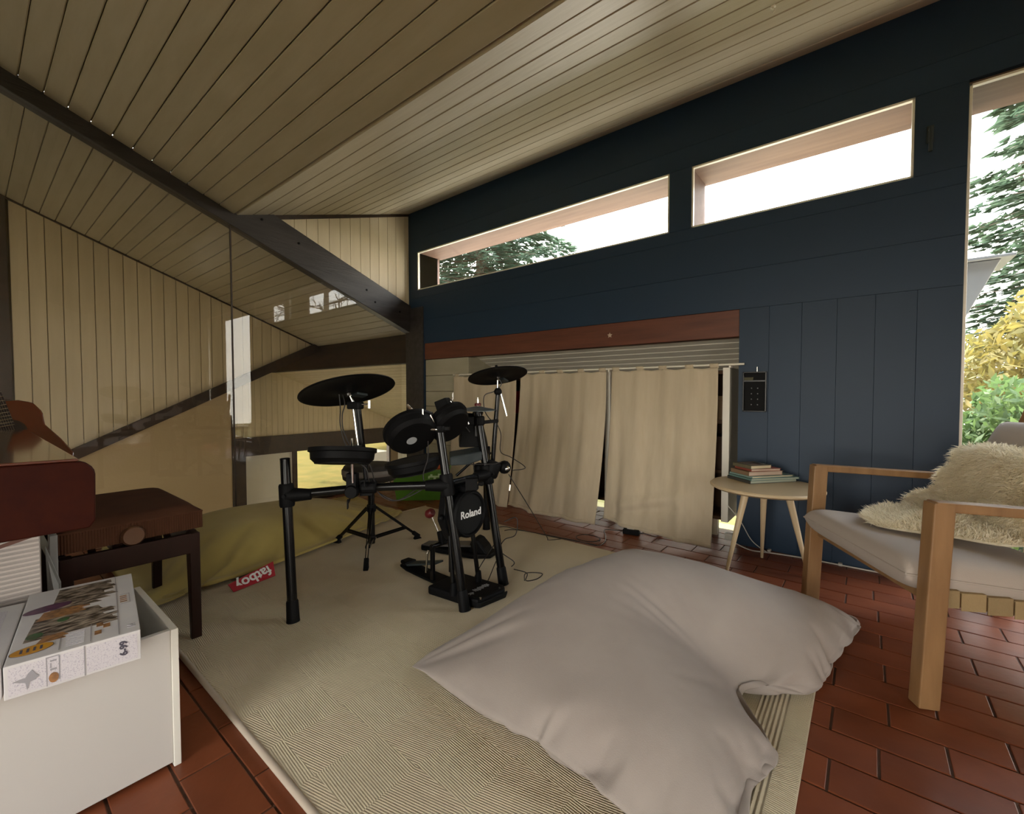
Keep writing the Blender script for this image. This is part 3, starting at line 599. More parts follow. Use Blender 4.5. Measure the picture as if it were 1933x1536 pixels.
# ------------------------------------------------------------ drum kit
def clampb(b, c, r=.028, h=.06, ax=(0, 0, 1)): b.lathe(c, ax, [(r * .9, -h / 2), (r, -h / 2 + .008), (r, h / 2 - .008), (r * .9, h / 2)], 16)
DK = thing('electronic_drum_kit', 'black electronic drum kit on a four-legged tube rack standing on the rug', 'drum kit', (-1.7, 1.5, .014))
FZ = .014
legs = {'L': [(-1.914, .869, FZ), (-1.978, .874, .712)], 'C': [(-1.405, 1.404, FZ), (-1.562, 1.392, .862)], 'R': [(-1.44, 1.72, FZ), (-1.60, 1.70, .90)], 'B': [(-2.131, 2.354, FZ), (-2.14, 2.36, .60)]}
def lp(k, z):
    p, q = map(Vector, legs[k]); return p + (q - p) * ((z - p.z) / (q.z - p.z))
for k in legs:
    p, q = map(Vector, legs[k]); d = (q - p).normalized()
    b = B().tube([p + d * .03, q], .0205, 18); lg = b.build('leg', 'bmetal', DK, smooth=.8)
    B().lathe(p, d, [(.0275, 0), (.0265, .012), (.0245, .085), (.0215, .092)], 18).build('foot', 'rubber', lg, smooth=.8)
    B().lathe(q, d, [(.0205, 0), (.0205, .004), (.015, .006)], 16).build('cap', 'rubber', lg, smooth=.8)
def joint(c, d1, d2):
    b = B(); clampb(b, c, .031, .10, d1); c = Vector(c); d2 = Vector(d2).normalized()
    b.tube([c, c + d2 * .04, c + d2 * .10], [.034, .030, .024], 16); s = d2.cross(Vector(d1)).normalized(); b.tube([c + s * .028, c + s * .045], .008, 8); b.tube([c - s * .028, c - s * .045], .008, 8)
    return b
bars = [('L', .556, 'C', .575), ('C', .575, 'R', .575), ('R', .575, 'B', .565)]
for a, za, c, zc in bars:
    p, q = lp(a, za), lp(c, zc)
    if (a, c) == ('L', 'C'): mid = (p + q) / 2 + Vector((-.035, .035, 0)); pts = spline([p, (p * .72 + q * .28) + Vector((-.025, .025, 0)), mid, (p * .28 + q * .72) + Vector((-.025, .025, 0)), q], 6)
    else: pts = [p, q]
    B().tube(pts, .0195, 16).build('crossbar', 'bmetal', DK, smooth=.8)
for k, z, o in (('L', .556, 'C'), ('C', .575, 'L'), ('R', .575, 'C'), ('B', .565, 'R')):
    joint(lp(k, z), Vector(legs[k][1]) - Vector(legs[k][0]), lp(o, z) - lp(k, z)).build('rack_joint', 'rubber', DK, smooth=.6)
def wing(b, c, d, s=1):
    c, d = Vector(c), Vector(d).normalized(); u = Vector((0, 0, 1)); b.tube([c, c + d * .022 * s], .004, 8); b.obox(c + d * .028 * s, d * .006, u * .016 * s, d.cross(u).normalized() * .003)
def cymbal(name, c, n, r, label_part=True):
    c, n = Vector(c), Vector(n).normalized()
    o = B().lathe(c, n, [(.004, .010), (.030, .014), (.05, .004), (r * .55, -.002), (r * .93, -.010), (r, -.014), (r * 1.005, -.018), (r * .985, -.020), (r * .93, -.017), (r * .6, -.012), (.055, -.014), (.03, -.024), (.004, -.024)], 56).build(name, 'rubber', DK, smooth=.9)
    B().lathe(c, n, [(.016, .012), (.018, .02), (.010, .032), (.006, .045)], 14).build('wing_nut', 'rubber', o, smooth=.8)
    a = n.cross(Vector((1, .3, 0))).normalized(); e = c + a * r * .45 - n * .02
    B().obox(c - n * .026 + a * .075, a * .035, n * .006, n.cross(a) * .018).build('sensor_box', 'greym', o, bevel=.003)
    return o
# big crash cymbal on its boom
c1 = Vector((-1.836, 1.092, 1.025)); n1 = Vector((-.34, .013, .94)).normalized(); cymbal('cymbal_pad', c1, n1, .209)
pb, pt = Vector((-1.783, 1.154, .56)), Vector((-1.796, 1.118, .955))
st_ = B().tube([pb, pt], .0125, 14).build('cymbal_stand', 'bmetal', DK, smooth=.8)
B().tube([c1 - n1 * .02, Vector((-1.815, 1.105, .965)), Vector((-1.79, 1.117, .735))], [.004, .0075, .0075], 12).build('chrome_rod', 'chrome', st_, smooth=.8)
b = B().obox((-1.806, 1.112, .945), (.030, .012, 0), (-.008, .02, 0), (0, 0, .017)); b.build('tilter', 'rubber', st_, bevel=.006)
b = B(); wing(b, (-1.78, 1.128, .95), (.62, .62, 0), 1.2); b.build('wing_bolt', 'chrome', st_, bevel=.001)
B().lathe(c1 - n1 * .028, n1, [(.012, -.012), (.013, 0), (.006, .006)], 12).build('washer', 'chrome', st_, smooth=.8)
b = B().obox((-1.78, 1.15, .57), (.020, .020, 0), (-.016, .016, 0), (0, 0, .036)); b.lathe((-1.765, 1.15, .572), (.7, .7, 0), [(.026, -.034), (.03, -.026), (.03, .026), (.026, .034)], 14); wing(b, (-1.76, 1.13, .59), (.6, -.5, .2), 1.1); b.build('clamp', 'rubber', st_, bevel=.003)
# small crash cymbal
c2 = Vector((-1.569, 1.824, 1.109)); n2 = Vector((-.261, .096, .961)).normalized(); cymbal('cymbal_pad', c2, n2, .162)
st2 = B().tube([(-1.583, 1.793, .56), (-1.563, 1.822, 1.0)], .0125, 14).build('cymbal_stand', 'bmetal', DK, smooth=.8)
B().ball((-1.563, 1.822, 1.008), .022, 14).build('tilter', 'rubber', st2, smooth=1)
B().tube([c2 - n2 * .02, (-1.566, 1.822, 1.03), (-1.55, 1.834, .99), (-1.525, 1.85, .875)], [.004, .006, .0065, .0065], 10).build('chrome_rod', 'chrome', st2, smooth=.8)
B().lathe(c2 - n2 * .026, n2, [(.012, -.014), (.013, 0), (.006, .006)], 12).build('washer', 'chrome', st2, smooth=.8)
# hi-hat
hc = Vector((-1.634, 1.738, .915))
hh = B().lathe(hc, (.05, -.03, 1), [(.004, .014), (.02, .013), (.05, .006), (.094, -.002), (.095, -.006), (.05, -.004), (.004, -.002)], 40).build('hi_hat_pad', mat('grey_hihat_rubber', (.10, .12, .13), .4), DK, smooth=.9)
B().lathe(hc, (0, 0, 1), [(.018, .016), (.018, .028), (.012, .032)], 16).build('clutch', 'red', hh, smooth=.8)
B().tube([hc + Vector((0, 0, .03)), hc + Vector((0, 0, .052))], .006, 10).build('clutch_nut', 'chrome', hh, smooth=.8)
B().tube([hc + Vector((0, 0, -.12)), hc + Vector((0, 0, .062))], .0022, 8).build('pull_rod', 'chrome', hh, smooth=.8)
B().lathe(hc, (0, 0, -1), [(.012, .006), (.03, .02), (.022, .04), (.014, .06), (.012, .12)], 16).build('holder', 'rubber', hh, smooth=.8)
# pads
def pad(name, c, n, r, th, rim=.008, sticker=False):
    c, n = Vector(c), Vector(n).normalized()
    o = B().lathe(c, n, [(.004, 0), (r - .012, 0), (r - .010, .004), (r, .004), (r + .001, -.012), (r - rim, -.016), (r - rim - .003, -th + .02), (r - rim - .02, -th + .004), (r * .8, -th), (.004, -th)], 48).build(name, 'rubber', DK, smooth=.6)
    B().lathe(c, n, [(.004, .002), (r - .016, .002), (r - .014, -.002)], 40).build('playing_surface', 'mesh', o, smooth=.6)
    if sticker:
        u = n.cross(Vector((0, 0, 1))).normalized(); w = n.cross(u)
        B().lathe(c - n * (th - .001) + w * .01 - u * .01, -n, [(.024, 0), (.024, .0015), (.001, .002)], 24).build('oval_badge', 'greylogo', o, smooth=.6)
    return o
pad('snare_pad', (-1.799, 1.046, .752), (-.129, .15, .98), .143, .064)
pad('tom_pad', (-1.650, 1.296, .835), (-.716, .195, .671), .126, .066, sticker=True)
pad('tom_pad', (-1.590, 1.468, .870), (-.783, -.02, .617), .112, .060)
pad('floor_tom_pad', (-1.76, 1.40, .668), (-.120, -.12, .98), .140, .064)
# chrome L rods and brackets
b = B().obox((-1.797, 1.096, .735), (.026, .010, 0), (-.010, .026, 0), (0, 0, .03)); b.build('pad_bracket', 'greym', DK, bevel=.003)
B().tube([(-1.782, 1.078, .80), (-1.784, 1.080, .60)], .0065, 10).build('l_rod', 'chrome', DK, smooth=.8)
b = B(); wing(b, (-1.775, 1.075, .735), (.7, -.7, 0)); wing(b, (-1.77, 1.07, .72), (.7, -.5, .1), .7); b.build('wing_bolt', 'chrome', DK)
b = B().obox((-1.80, 1.09, .588), (.017, .014, 0), (-.014, .017, 0), (0, 0, .052)); b.lathe((-1.795, 1.085, .56), (.6, -.6, 0), [(.026, -.03), (.03, -.02), (.03, .02), (.026, .03)], 14); b.lathe((-1.80, 1.09, .632), (0, 0, 1), [(.024, -.012), (.024, .008), (.016, .012)], 14); wing(b, (-1.79, 1.07, .53), (.5, -.6, -.5), 1.2); b.build('clamp', 'rubber', DK, bevel=.003)
b = B().prism([(-1.60, 1.30, .905), (-1.555, 1.34, .905), (-1.54, 1.35, .865), (-1.61, 1.29, .86)], (-.03, .035, .01)); b.build('pad_bracket', 'steel', DK, bevel=.002)
B().tube(spline([(-1.655, 1.285, .945), (-1.605, 1.30, .90), (-1.575, 1.32, .862), (-1.553, 1.335, .838), (-1.545, 1.36, .832), (-1.55, 1.39, .832)], 5), .0065, 10).build('l_rod', 'chrome', DK, smooth=.8)
b = B(); wing(b, (-1.575, 1.31, .895), (.6, -.5, .5)); b.build('wing_bolt', 'chrome', DK)
cl = B(); clampb(cl, lp('C', .835), .030, .035, (0, 0, 1)); cl.obox(lp('C', .835) + Vector((-.03, -.02, 0)), (.022, .014, 0), (-.014, .022, 0), (0, 0, .014)); cl.obox(lp('C', .835) + Vector((.028, .02, 0)), (.012, .01, 0), (-.006, .008, 0), (0, 0, .01)); cl.build('clamp', 'rubber', DK, bevel=.003, smooth=.6)
B().ball((-1.62, 1.37, .86), .030, 14).build('rod_joint', 'rubber', DK, smooth=1)
b = B().tube([(-1.66, 1.56, .96), (-1.615, 1.61, .89), (-1.60, 1.63, .84)], .0075, 10); b.build('l_rod', 'chrome', DK, smooth=.8)
B().obox((-1.68, 1.53, .945), (.03, .012, .012), (-.012, .026, .0), (-.01, 0, .022)).build('pad_bracket', 'rubber', DK, bevel=.004)
b = B(); wing(b, (-1.66, 1.56, .955), (.2, .2, .6), 1.1); b.build('wing_bolt', 'steel', DK)
cl = B(); clampb(cl, lp('R', .855), .030, .05, (0, 0, 1)); cl.obox(lp('R', .855) + Vector((-.04, -.04, .0)), (.022, .022, 0), (-.018, .018, 0), (0, 0, .022)); cl.obox(lp('R', .85) + Vector((.045, .04, 0)), (.032, .028, .004), (-.006, .008, 0), (0, 0, .009)); cl.build('clamp', 'rubber', DK, bevel=.004)
# sound module with its mounting plate
md_ = B().prism([(-1.672, 1.632, .712), (-1.565, 1.745, .712), (-1.585, 1.735, .80), (-1.602, 1.715, .855), (-1.645, 1.672, .86), (-1.668, 1.645, .80)], (-.055, .05, .035)).build('sound_module', 'rubber', DK, bevel=.006)
B().obox((-1.60, 1.70, .80), (.012, .012, 0), (-.0, .0, .03), (.008, -.008, 0)).build('mount', 'bmetal', md_, bevel=.003)
b = B().prism([(-1.66, 1.555, .672), (-1.60, 1.625, .685), (-1.545, 1.70, .700), (-1.545, 1.70, .655), (-1.60, 1.625, .628), (-1.66, 1.555, .625)], (-.07, .06, .02)); b.build('mounting_plate', 'greym', DK, bevel=.008)
B().tube([(-1.60, 1.66, .645), (-1.66, 1.60, .57)], .007, 8).build('stay', 'bmetal', DK, smooth=1)
cl = B(); clampb(cl, (-1.53, 1.735, .60), .040, .08, (.3, .2, 1)); cl.ball((-1.50, 1.80, .605), .036, 12); cl.ball((-1.60, 1.71, .60), .032, 12); cl.build('clamp', 'rubber', DK, smooth=.9)
B().lathe((-1.485, 1.80, .60), (.6, -.6, .2), [(.014, 0), (.014, .02), (.008, .024)], 10).build('clamp_screw', 'chrome', DK, smooth=.7)
b = B().obox((-1.425, 1.47, .578), (.02, .02, 0), (-.015, .015, 0), (0, 0, .028)); b.lathe((-1.40, 1.49, .58), (.7, .3, 0), [(.010, 0), (.012, .02), (.008, .026)], 10); b.build('clamp', 'rubber', DK, bevel=.003)
# cables on the kit
def cable(parent, pts, r=.0026, name='cable', m='cable', n=8): return B().tube(spline(pts, n), r, 6).build(name, m, parent, smooth=1)
cable(DK, [(-1.87, 1.07, 1.0), (-1.86, 1.07, .93), (-1.845, 1.06, .86), (-1.83, 1.075, .77), (-1.79, 1.10, .70), (-1.755, 1.13, .66), (-1.75, 1.14, .61), (-1.76, 1.16, .57)])
cable(DK, [(-1.86, 1.08, 1.0), (-1.84, 1.08, .95), (-1.845, 1.07, .90), (-1.835, 1.07, .83), (-1.79, 1.09, .74), (-1.74, 1.13, .69), (-1.735, 1.15, .64), (-1.745, 1.17, .57)])
cable(DK, [(-1.60, 1.36, .80), (-1.59, 1.35, .70), (-1.60, 1.33, .62), (-1.59, 1.34, .56)])
cable(DK, [(-1.78, 1.18, .57), (-1.74, 1.22, .51), (-1.70, 1.27, .50), (-1.63, 1.33, .56)]); cable(DK, [(-1.80, 1.17, .57), (-1.72, 1.25, .50), (-1.66, 1.31, .52), (-1.60, 1.37, .57)])
cable(DK, [(-1.66, 1.57, .88), (-1.62, 1.60, .85), (-1.59, 1.63, .80)]); cable(DK, [(-1.56, 1.60, .64), (-1.50, 1.70, .635), (-1.48, 1.75, .64)])
cable(DK, [(-1.57, 1.815, 1.09), (-1.545, 1.83, 1.05), (-1.58, 1.81, 1.01), (-1.625, 1.78, .985), (-1.62, 1.78, .90), (-1.58, 1.80, .84)])
cable(DK, [(-1.57, 1.80, .86), (-1.55, 1.83, .78), (-1.56, 1.84, .68), (-1.50, 1.86, .65), (-1.42, 1.88, .60), (-1.48, 1.84, .585)])
cable(DK, [(-1.60, 1.66, .70), (-1.59, 1.66, .60), (-1.59, 1.67, .50), (-1.60, 1.64, .40)]); B().lathe((-1.59, 1.66, .565), (0, 0, 1), [(.005, -.02), (.006, 0), (.004, .02)], 8).build('plug', 'rubber', DK, smooth=1)
cable(DK, [(-1.47, 1.80, .57), (-1.44, 1.95, .36), (-1.50, 2.2, .13), (-1.62, 2.40, .03), (-1.58, 2.50, .02)])
cable(DK, [(-1.46, 1.75, .33), (-1.41, 1.79, .35), (-1.40, 1.77, .27), (-1.45, 1.74, .24), (-1.47, 1.73, .18), (-1.42, 1.78, .12), (-1.42, 1.76, .10)])
cable(DK, [(-1.42, 1.78, .08), (-1.38, 1.84, .05), (-1.37, 1.82, .02), (-1.34, 1.88, .018), (-1.36, 1.95, .018), (-1.43, 1.90, .018), (-1.38, 1.82, .018)])
cable(DK, [(-1.47, 1.73, .26), (-1.56, 1.68, .10), (-1.58, 1.65, .02), (-1.50, 1.64, .018), (-1.48, 1.70, .12), (-1.46, 1.73, .2)])

# kick pad on its tower, with base plate
KP = thing('kick_drum_pad', 'round black kick pad with white lettering standing in front of the pedal', 'drum pad', (-1.5, 1.53, FZ))
kc, kn = Vector((-1.475, 1.50, .425)), Vector((1, .04, .02)).normalized()
B().lathe(kc, kn, [(.004, -.05), (.09, -.05), (.108, -.042), (.112, -.01), (.112, .012), (.104, .020), (.097, .020), (.094, .008), (.004, .008)], 48).build('pad_shell', 'rubber', KP, smooth=.6)
B().lathe(kc, kn, [(.093, .009), (.004, .010)], 40).build('front_cover', 'mesh', KP, smooth=.6)
text('Roland', kc + kn * .012 + Vector((0, .006, 0)), (0, 1, 0), (0, 0, 1), .050, 'whitelogo', KP, bold=.0009)
B().prism([(-1.52, 1.385, .40), (-1.52, 1.41, .56), (-1.52, 1.59, .56), (-1.52, 1.615, .40), (-1.52, 1.57, .30), (-1.52, 1.43, .30)], (-.05, 0, 0)).build('back_housing', 'rubber', KP, bevel=.008)
B().box(-1.57, -1.45, 1.46, 1.55, .535, .56).build('top_bracket', 'rubber', KP, bevel=.006)
for s in (-1, 1):
    B().tube([(-1.53, 1.505 + s * .075, .33), (-1.50, 1.51 + s * .085, .07)], .0115, 12).build('strut', 'bmetal', KP, smooth=.8)
    B().lathe((-1.50, 1.51 + s * .085, .05), (0, 0, 1), [(.02, 0), (.017, .03), (.0135, .06)], 12).build('strut_socket', 'rubber', KP, smooth=.8)
    B().ball((-1.53, 1.505 + s * .13, .42), .016, 10).build('side_knob', 'rubber', KP, smooth=1)
pl = B().prism([(-1.66, 1.40, FZ), (-1.44, 1.425, FZ), (-1.362, 1.445, FZ), (-1.34, 1.61, FZ), (-1.37, 1.645, FZ), (-1.66, 1.62, FZ)], (0, 0, .045)).build('base_plate', 'rubber', KP, bevel=.012)
B().prism([(-1.375, 1.44, .016), (-1.358, 1.455, .016), (-1.334, 1.61, .016), (-1.35, 1.63, .016)], (.012, 0, .03)).build('front_lip', 'mesh', pl, bevel=.005)
eb = B().prism([(-1.44, 1.47, .0595), (-1.42, 1.455, .0595), (-1.43, 1.49, .0595)], (0, 0, .0008)).prism([(-1.45, 1.455, .0595), (-1.44, 1.45, .0595), (-1.415, 1.475, .0595), (-1.42, 1.48, .0595)], (0, 0, .0008))
for q in range(9): eb.box(-1.452 + .003 * (q % 3), -1.428 + .002 * ((q * 7) % 5), 1.50 + q * .011, 1.507 + q * .011, .0595, .0603)
eb.build('emblem', 'greylogo', pl)
for yy in (1.465, 1.60): B().lathe((-1.365, yy, .055), (0, 0, 1), [(.007, 0), (.006, .006)], 10).build('stud', 'chrome', pl, smooth=.6)
# kick pedal
KD = thing('kick_pedal', 'black single kick pedal with a dark red beater behind the kick pad', 'pedal', (-1.85, 1.55, FZ))
B().prism([(-2.05, 1.53, FZ), (-1.97, 1.51, FZ), (-1.66, 1.49, FZ), (-1.66, 1.59, FZ), (-1.97, 1.60, FZ), (-2.05, 1.59, FZ)], (0, 0, .016)).build('base', 'rubber', KD, bevel=.006)
B().prism([(-2.055, 1.535, .03), (-1.99, 1.52, .03), (-1.99, 1.605, .03), (-2.055, 1.595, .03)], (0, 0, .022)).build('heel_plate', 'rubber', KD, bevel=.01)
B().add([(-1.985, 1.528, .044), (-1.985, 1.600, .044), (-1.755, 1.592, .105), (-1.755, 1.538, .105), (-1.985, 1.528, .034), (-1.985, 1.600, .034), (-1.755, 1.592, .096), (-1.755, 1.538, .096)], [(0, 3, 2, 1), (4, 5, 6, 7), (0, 1, 5, 4), (1, 2, 6, 5), (2, 3, 7, 6), (3, 0, 4, 7)]).build('footboard', 'greym', KD)
for yy in (1.505, 1.635): B().box(-1.752, -1.728, yy - .008, yy + .008, .028, .215).build('post', 'bmetal', KD, bevel=.003)
B().tube([(-1.74, 1.495, .205), (-1.74, 1.645, .205)], .012, 12).build('axle', 'bmetal', KD, smooth=.8)
B().obox((-1.74, 1.57, .235), (.016, 0, .006), (0, .016, 0), (-.01, 0, .035)).build('beater_hub', 'rubber', KD, bevel=.005)
B().tube([(-1.745, 1.57, .23), (-1.80, 1.545, .355)], .0028, 8).build('beater_rod', 'steel', KD, smooth=1)
B().lathe((-1.802, 1.543, .36), (.8, .1, .45), [(.004, -.024), (.018, -.022), (.024, -.012), (.024, .012), (.018, .022), (.004, .024)], 20).build('beater', 'red', KD, smooth=.7)
B().tube([(-1.755, 1.49, .185), (-1.758, 1.485, .17)], .007, 8).tube([(-1.758, 1.485, .17 - 0), (-1.765, 1.482, .07)], .006, 8).build('spring', 'chrome', KD, smooth=.8)
# hi-hat control pedal
HP = thing('hi_hat_pedal', 'black hi-hat control pedal on the rug behind the kick pedal', 'pedal', (-1.9, 1.9, FZ))
B().prism([(-2.19, 1.80, FZ), (-2.16, 1.775, FZ), (-1.80, 1.87, FZ), (-1.725, 1.94, FZ), (-1.74, 2.02, FZ), (-1.80, 2.04, FZ), (-2.19, 1.87, FZ)], (0, 0, .028)).build('base', 'rubber', HP, bevel=.008)
B().add([(-2.17, 1.79, .046), (-2.19, 1.865, .046), (-1.86, 1.99, .082), (-1.835, 1.90, .082), (-2.17, 1.79, .034), (-2.19, 1.865, .034), (-1.86, 1.99, .072), (-1.835, 1.90, .072)], [(0, 3, 2, 1), (4, 5, 6, 7), (0, 1, 5, 4), (1, 2, 6, 5), (2, 3, 7, 6), (3, 0, 4, 7)]).build('footboard', mat('worn_grey_footboard', (.10, .09, .085), .4), HP)
B().prism([(-1.87, 1.89, .03), (-1.735, 1.93, .03), (-1.76, 1.92, .075), (-1.80, 1.91, .115), (-1.83, 1.90, .125), (-1.85, 1.895, .10)], (-.035, .10, 0)).build('sensor_housing', 'rubber', HP, bevel=.012)

# throne
TH = thing('drum_throne', 'round black drum stool on three folding legs behind the drum rack', 'stool', (-2.43, 1.60, FZ))
tc_ = Vector((-2.43, 1.60, 0))
B().lathe(tc_, (0, 0, 1), [(.004, .455), (.150, .455), (.168, .470), (.172, .50), (.172, .525), (.160, .548), (.12, .556), (.004, .558)], 48).build('seat', 'seatv', TH, smooth=.9)
B().lathe(tc_, (0, 0, 1), [(.172, .495), (.1745, .50), (.1745, .525), (.171, .53)], 48).build('seat_band', 'seatside', TH, smooth=.9)
B().tube([(-2.43, 1.60, .05), (-2.43, 1.60, .46)], .021, 16).build('column', 'bmetal', TH, smooth=.8)
cb = B(); clampb(cb, (-2.43, 1.60, .275), .029, .045); clampb(cb, (-2.43, 1.60, .085), .026, .03); wing(cb, (-2.40, 1.575, .275), (.7, -.6, 0), 1.1); cb.build('collar', 'rubber', TH, smooth=.6)
B().lathe(tc_, (0, 0, 1), [(.05, .435), (.05, .455)], 20).build('seat_bracket', 'rubber', TH, smooth=.6)
for fxy in ((-2.70, 1.525), (-2.36, 1.90), (-2.175, 1.395)):
    f = Vector((*fxy, FZ + .028)); d = Vector((f.x - tc_.x, f.y - tc_.y, 0)).normalized(); s = Vector((-d.y, d.x, 0))
    top = tc_ + d * .03 + Vector((0, 0, .275)); kn_ = top + (f - top) * .72
    lg = B()
    for q in (-1, 1): lg.bar(top + s * .011 * q, f + s * .006 * q, .004, .016, side=(0, 0, 1))
    lg = lg.build('leg', 'bmetal', TH)
    b = B()
    for q in (-1, 1): b.bar(tc_ + d * .025 + Vector((0, 0, .085)) + s * .014 * q, kn_ + s * .012 * q, .004, .014)
    b.build('brace', 'bmetal', lg)
    dn = (f - top).normalized(); b = B().bar(f - dn * .03, f + dn * .022, .026, .028); b.prism([f + s * .014 + Vector((0, 0, .01)), f + s * .014 + d * .035 + Vector((0, 0, -.028)), f + s * .014 - d * .02 + Vector((0, 0, -.028))], -s * .028); b.build('rubber_foot', 'rubber', lg, bevel=.003)

# ------------------------------------------------------------ curtains, rod, shelves behind them
RZ = 1.186; RYY = WY - .035
rd = thing('curtain_rod', 'thin white curtain rod in front of the low niche', 'curtain rod', (-1.9, RYY, RZ))
B().tube([(-3.30, RYY, RZ), (-.615, RYY, RZ)], .0075, 10).build('rod', 'whitep', rd, smooth=.8)
for xx in (-3.22, -1.566, -.70): B().box(xx - .006, xx + .006, RYY, WY + .02, RZ - .02, RZ + .006).build('rod_bracket', 'whitep', rd)
def curtain(x0, x1, zb0, zb1, ph, label, tabs, belly, lean=(0, 0), yb=.0, fold=0):
    t = thing('curtain', label, 'curtain', ((x0 + x1) / 2, RYY, 0), 'cream curtains hanging from the white rod'); w = x1 - x0
    def fn(u, v):                      # v: 0 bottom .. 1 top
        x = x0 + w * u + lean[0] * (1 - v) * (1 - u) + lean[1] * (1 - v) * u; zb = zb0 + (zb1 - zb0) * u; z = zb + (RZ - .016 - zb) * v
        d = min(abs(u - q) for q in tabs); sag = .010 * min(1, d * w / .10) ** 1.5 if v > .9 else 0; z -= sag * (v - .9) * 10 if v > .9 else 0
        a = .5 + .5 * (1 - v) if v < .95 else .55
        yy = RYY - .004 - a * (.015 * math.sin(w * u * 17 + ph + v * 1.1) + .009 * math.sin(w * u * 33 + ph * 2 - v * 2.2) + .004 * math.sin(w * u * 61 + ph + v * 3))
        yy -= belly * math.sin(PI * min(1, (1 - v) * .62)) ** 2 * (.5 + .5 * math.sin(PI * u)) + yb * (.6 + .4 * min(1, u * 3)) * (1 - v) ** 2
        if fold:
            r = (z - (.16 + .22 * (u - .1))) / .035; yy -= .022 * math.exp(-r * r) * math.exp(-((u - .45) / .3) ** 2); r = (z - (.10 + .16 * u)) / .03; yy += .016 * math.exp(-r * r) * math.exp(-((u - .5) / .35) ** 2)
        return (x, yy, z)
    b = B().grid(fn, 90, 70); b.build('cloth', 'curt', t, smooth=3, solid=.0025)
    for k, z in ((0, zb0),):
        B().grid(lambda u, v: tuple(Vector(fn(u, v * .022)) + Vector((0, -.004, 0))), 60, 2).build('hem', 'curt', t, smooth=3, solid=.004)
    for q in tabs:
        p = Vector(fn(q, 1)); hw = .028
        B().grid(lambda u, v: (p.x + (u - .5) * 2 * hw, RYY + .0105 * math.sin(v * 2 * PI - PI * .0) * (1 if True else 0) - .002, RZ - .020 + .030 * math.sin(PI * v)), 4, 14).build('tab', 'curt', t, smooth=3, solid=.002)
curtain(-3.285, -2.475, .004, .004, 1.0, 'left cream linen curtain, partly behind the small cymbal stand', (.06, .36, .66, .95), .03, (.04, .045), .17)
curtain(-2.425, -1.59, .006, .008, 2.3, 'middle cream linen curtain hanging between the left and right ones', (.05, .28, .50, .74, .97), .04, (-.045, .01), .17)
curtain(-1.54, -.772, .045, .004, 4.1, 'right cream linen curtain nearest the side table, rumpled along its bottom', (.05, .30, .52, .76, .97), .04, (-.01, .012), .15, 1)
sh = thing('low_shelf_unit', 'white and brown shelf unit standing behind the curtains', 'shelf', (-1.9, 3.4, 0))
for xx in (-3.06, -2.405, -1.605, -.735): B().box(xx - .022, xx + .022, WY + .03, 3.52, .125, 1.17).build('upright', 'whitep', sh, bevel=.002)
for zz_ in (.14, .46, .80, 1.14):
    B().box(-3.05, -.74, WY + .06, 3.52, zz_ - .012, zz_ + .012).build('shelf_board', 'brownp', sh, bevel=.002)
for k, (a, c, z0, z1) in enumerate(((-3.05, -.74, .81, 1.12), (-3.05, -.74, .47, .78), (-3.05, -.74, .15, .45))): B().box(a, c, 3.50, 3.515, z0, z1).build('back_panel', 'brownp', sh)
for xx in (-2.9, -1.62, -.82): B().box(xx - .02, xx + .02, 3.3, 3.34, -.014, .13).build('foot', 'whitep', sh)
def shelfbox(x0, x1, z0, z1, m, label, y0=3.27):
    b = B().box(x0, x1, y0, 3.48, z0, z1 - .03); t = thing('storage_carton', label, 'box', ((x0 + x1) / 2, 3.37, z0)); b.build('body', m, t, bevel=.004); B().box(x0 - .003, x1 + .003, y0 - .003, 3.483, z1 - .032, z1).build('lid', m, t, bevel=.003)
shelfbox(-2.60, -2.432, .812, 1.02, mat('dark_red_carton', (.30, .015, .03), .5), 'dark red box on the shelf showing in the gap left of the middle curtain')
shelfbox(-2.62, -2.432, .472, .60, mat('brown_carton', (.10, .05, .025), .7), 'brown box on the lower shelf in the gap left of the middle curtain')
shelfbox(-.80 - .16, -.765, .812, .98, mat('tan_carton', (.22, .15, .08), .7), 'tan box on the shelf showing right of the right curtain')
shelfbox(-.80 - .16, -.765, .472, .70, mat('dark_brown_carton', (.06, .03, .015), .7), 'dark brown box on the lower shelf right of the right curtain')
# power adapter, cables
ad = thing('power_adapter', 'black power adapter lying at the foot of the right curtain', 'adapter', (-1.285, 2.955, -.001))
B().obox((-1.285, 2.955, .017), (.055, .012, 0), (-.008, .035, 0), (0, 0, .018)).build('housing', 'rubber', ad, bevel=.006)
B().obox((-1.29, 2.955, .0355), (.024, .005, 0), (-.003, .014, 0), (0, 0, .0006)).build('sticker', 'whitelogo', ad)
pc = cable(None, [(-1.235, 2.965, .012), (-1.18, 2.95, .02), (-1.13, 2.99, .004), (-1.10, 3.06, .004)], name='power_cable'); tag(pc, 'short black cable leaving the right end of the power adapter', 'cable')
pc = cable(None, [(-1.335, 2.945, .010), (-1.42, 2.94, .003), (-1.47, 2.90, .003), (-1.40, 2.78, .003), (-1.345, 2.66, .003), (-1.36, 2.57, .003), (-1.50, 2.535, .016), (-1.75, 2.50, .018), (-1.95, 2.48, .018), (-2.06, 2.47, .018), (-2.09, 2.40, .018)], name='power_cable'); tag(pc, 'long black cable running from the adapter along the rug edge to the drum kit', 'cable')
lp_ = B(); pts = [(-1.47 + .085 * math.cos(a * PI / 8), 2.66 + .075 * math.sin(a * PI / 8), .003 + .006 * (a / 17)) for a in range(18)]; lp_.tube(pts, .0028, 6)
pc = solo(lp_, 'cable_loop', 'small closed loop of black cable on the tiles by the rug corner', 'cable', 'cable', (-1.47, 2.66, 0), smooth=1)
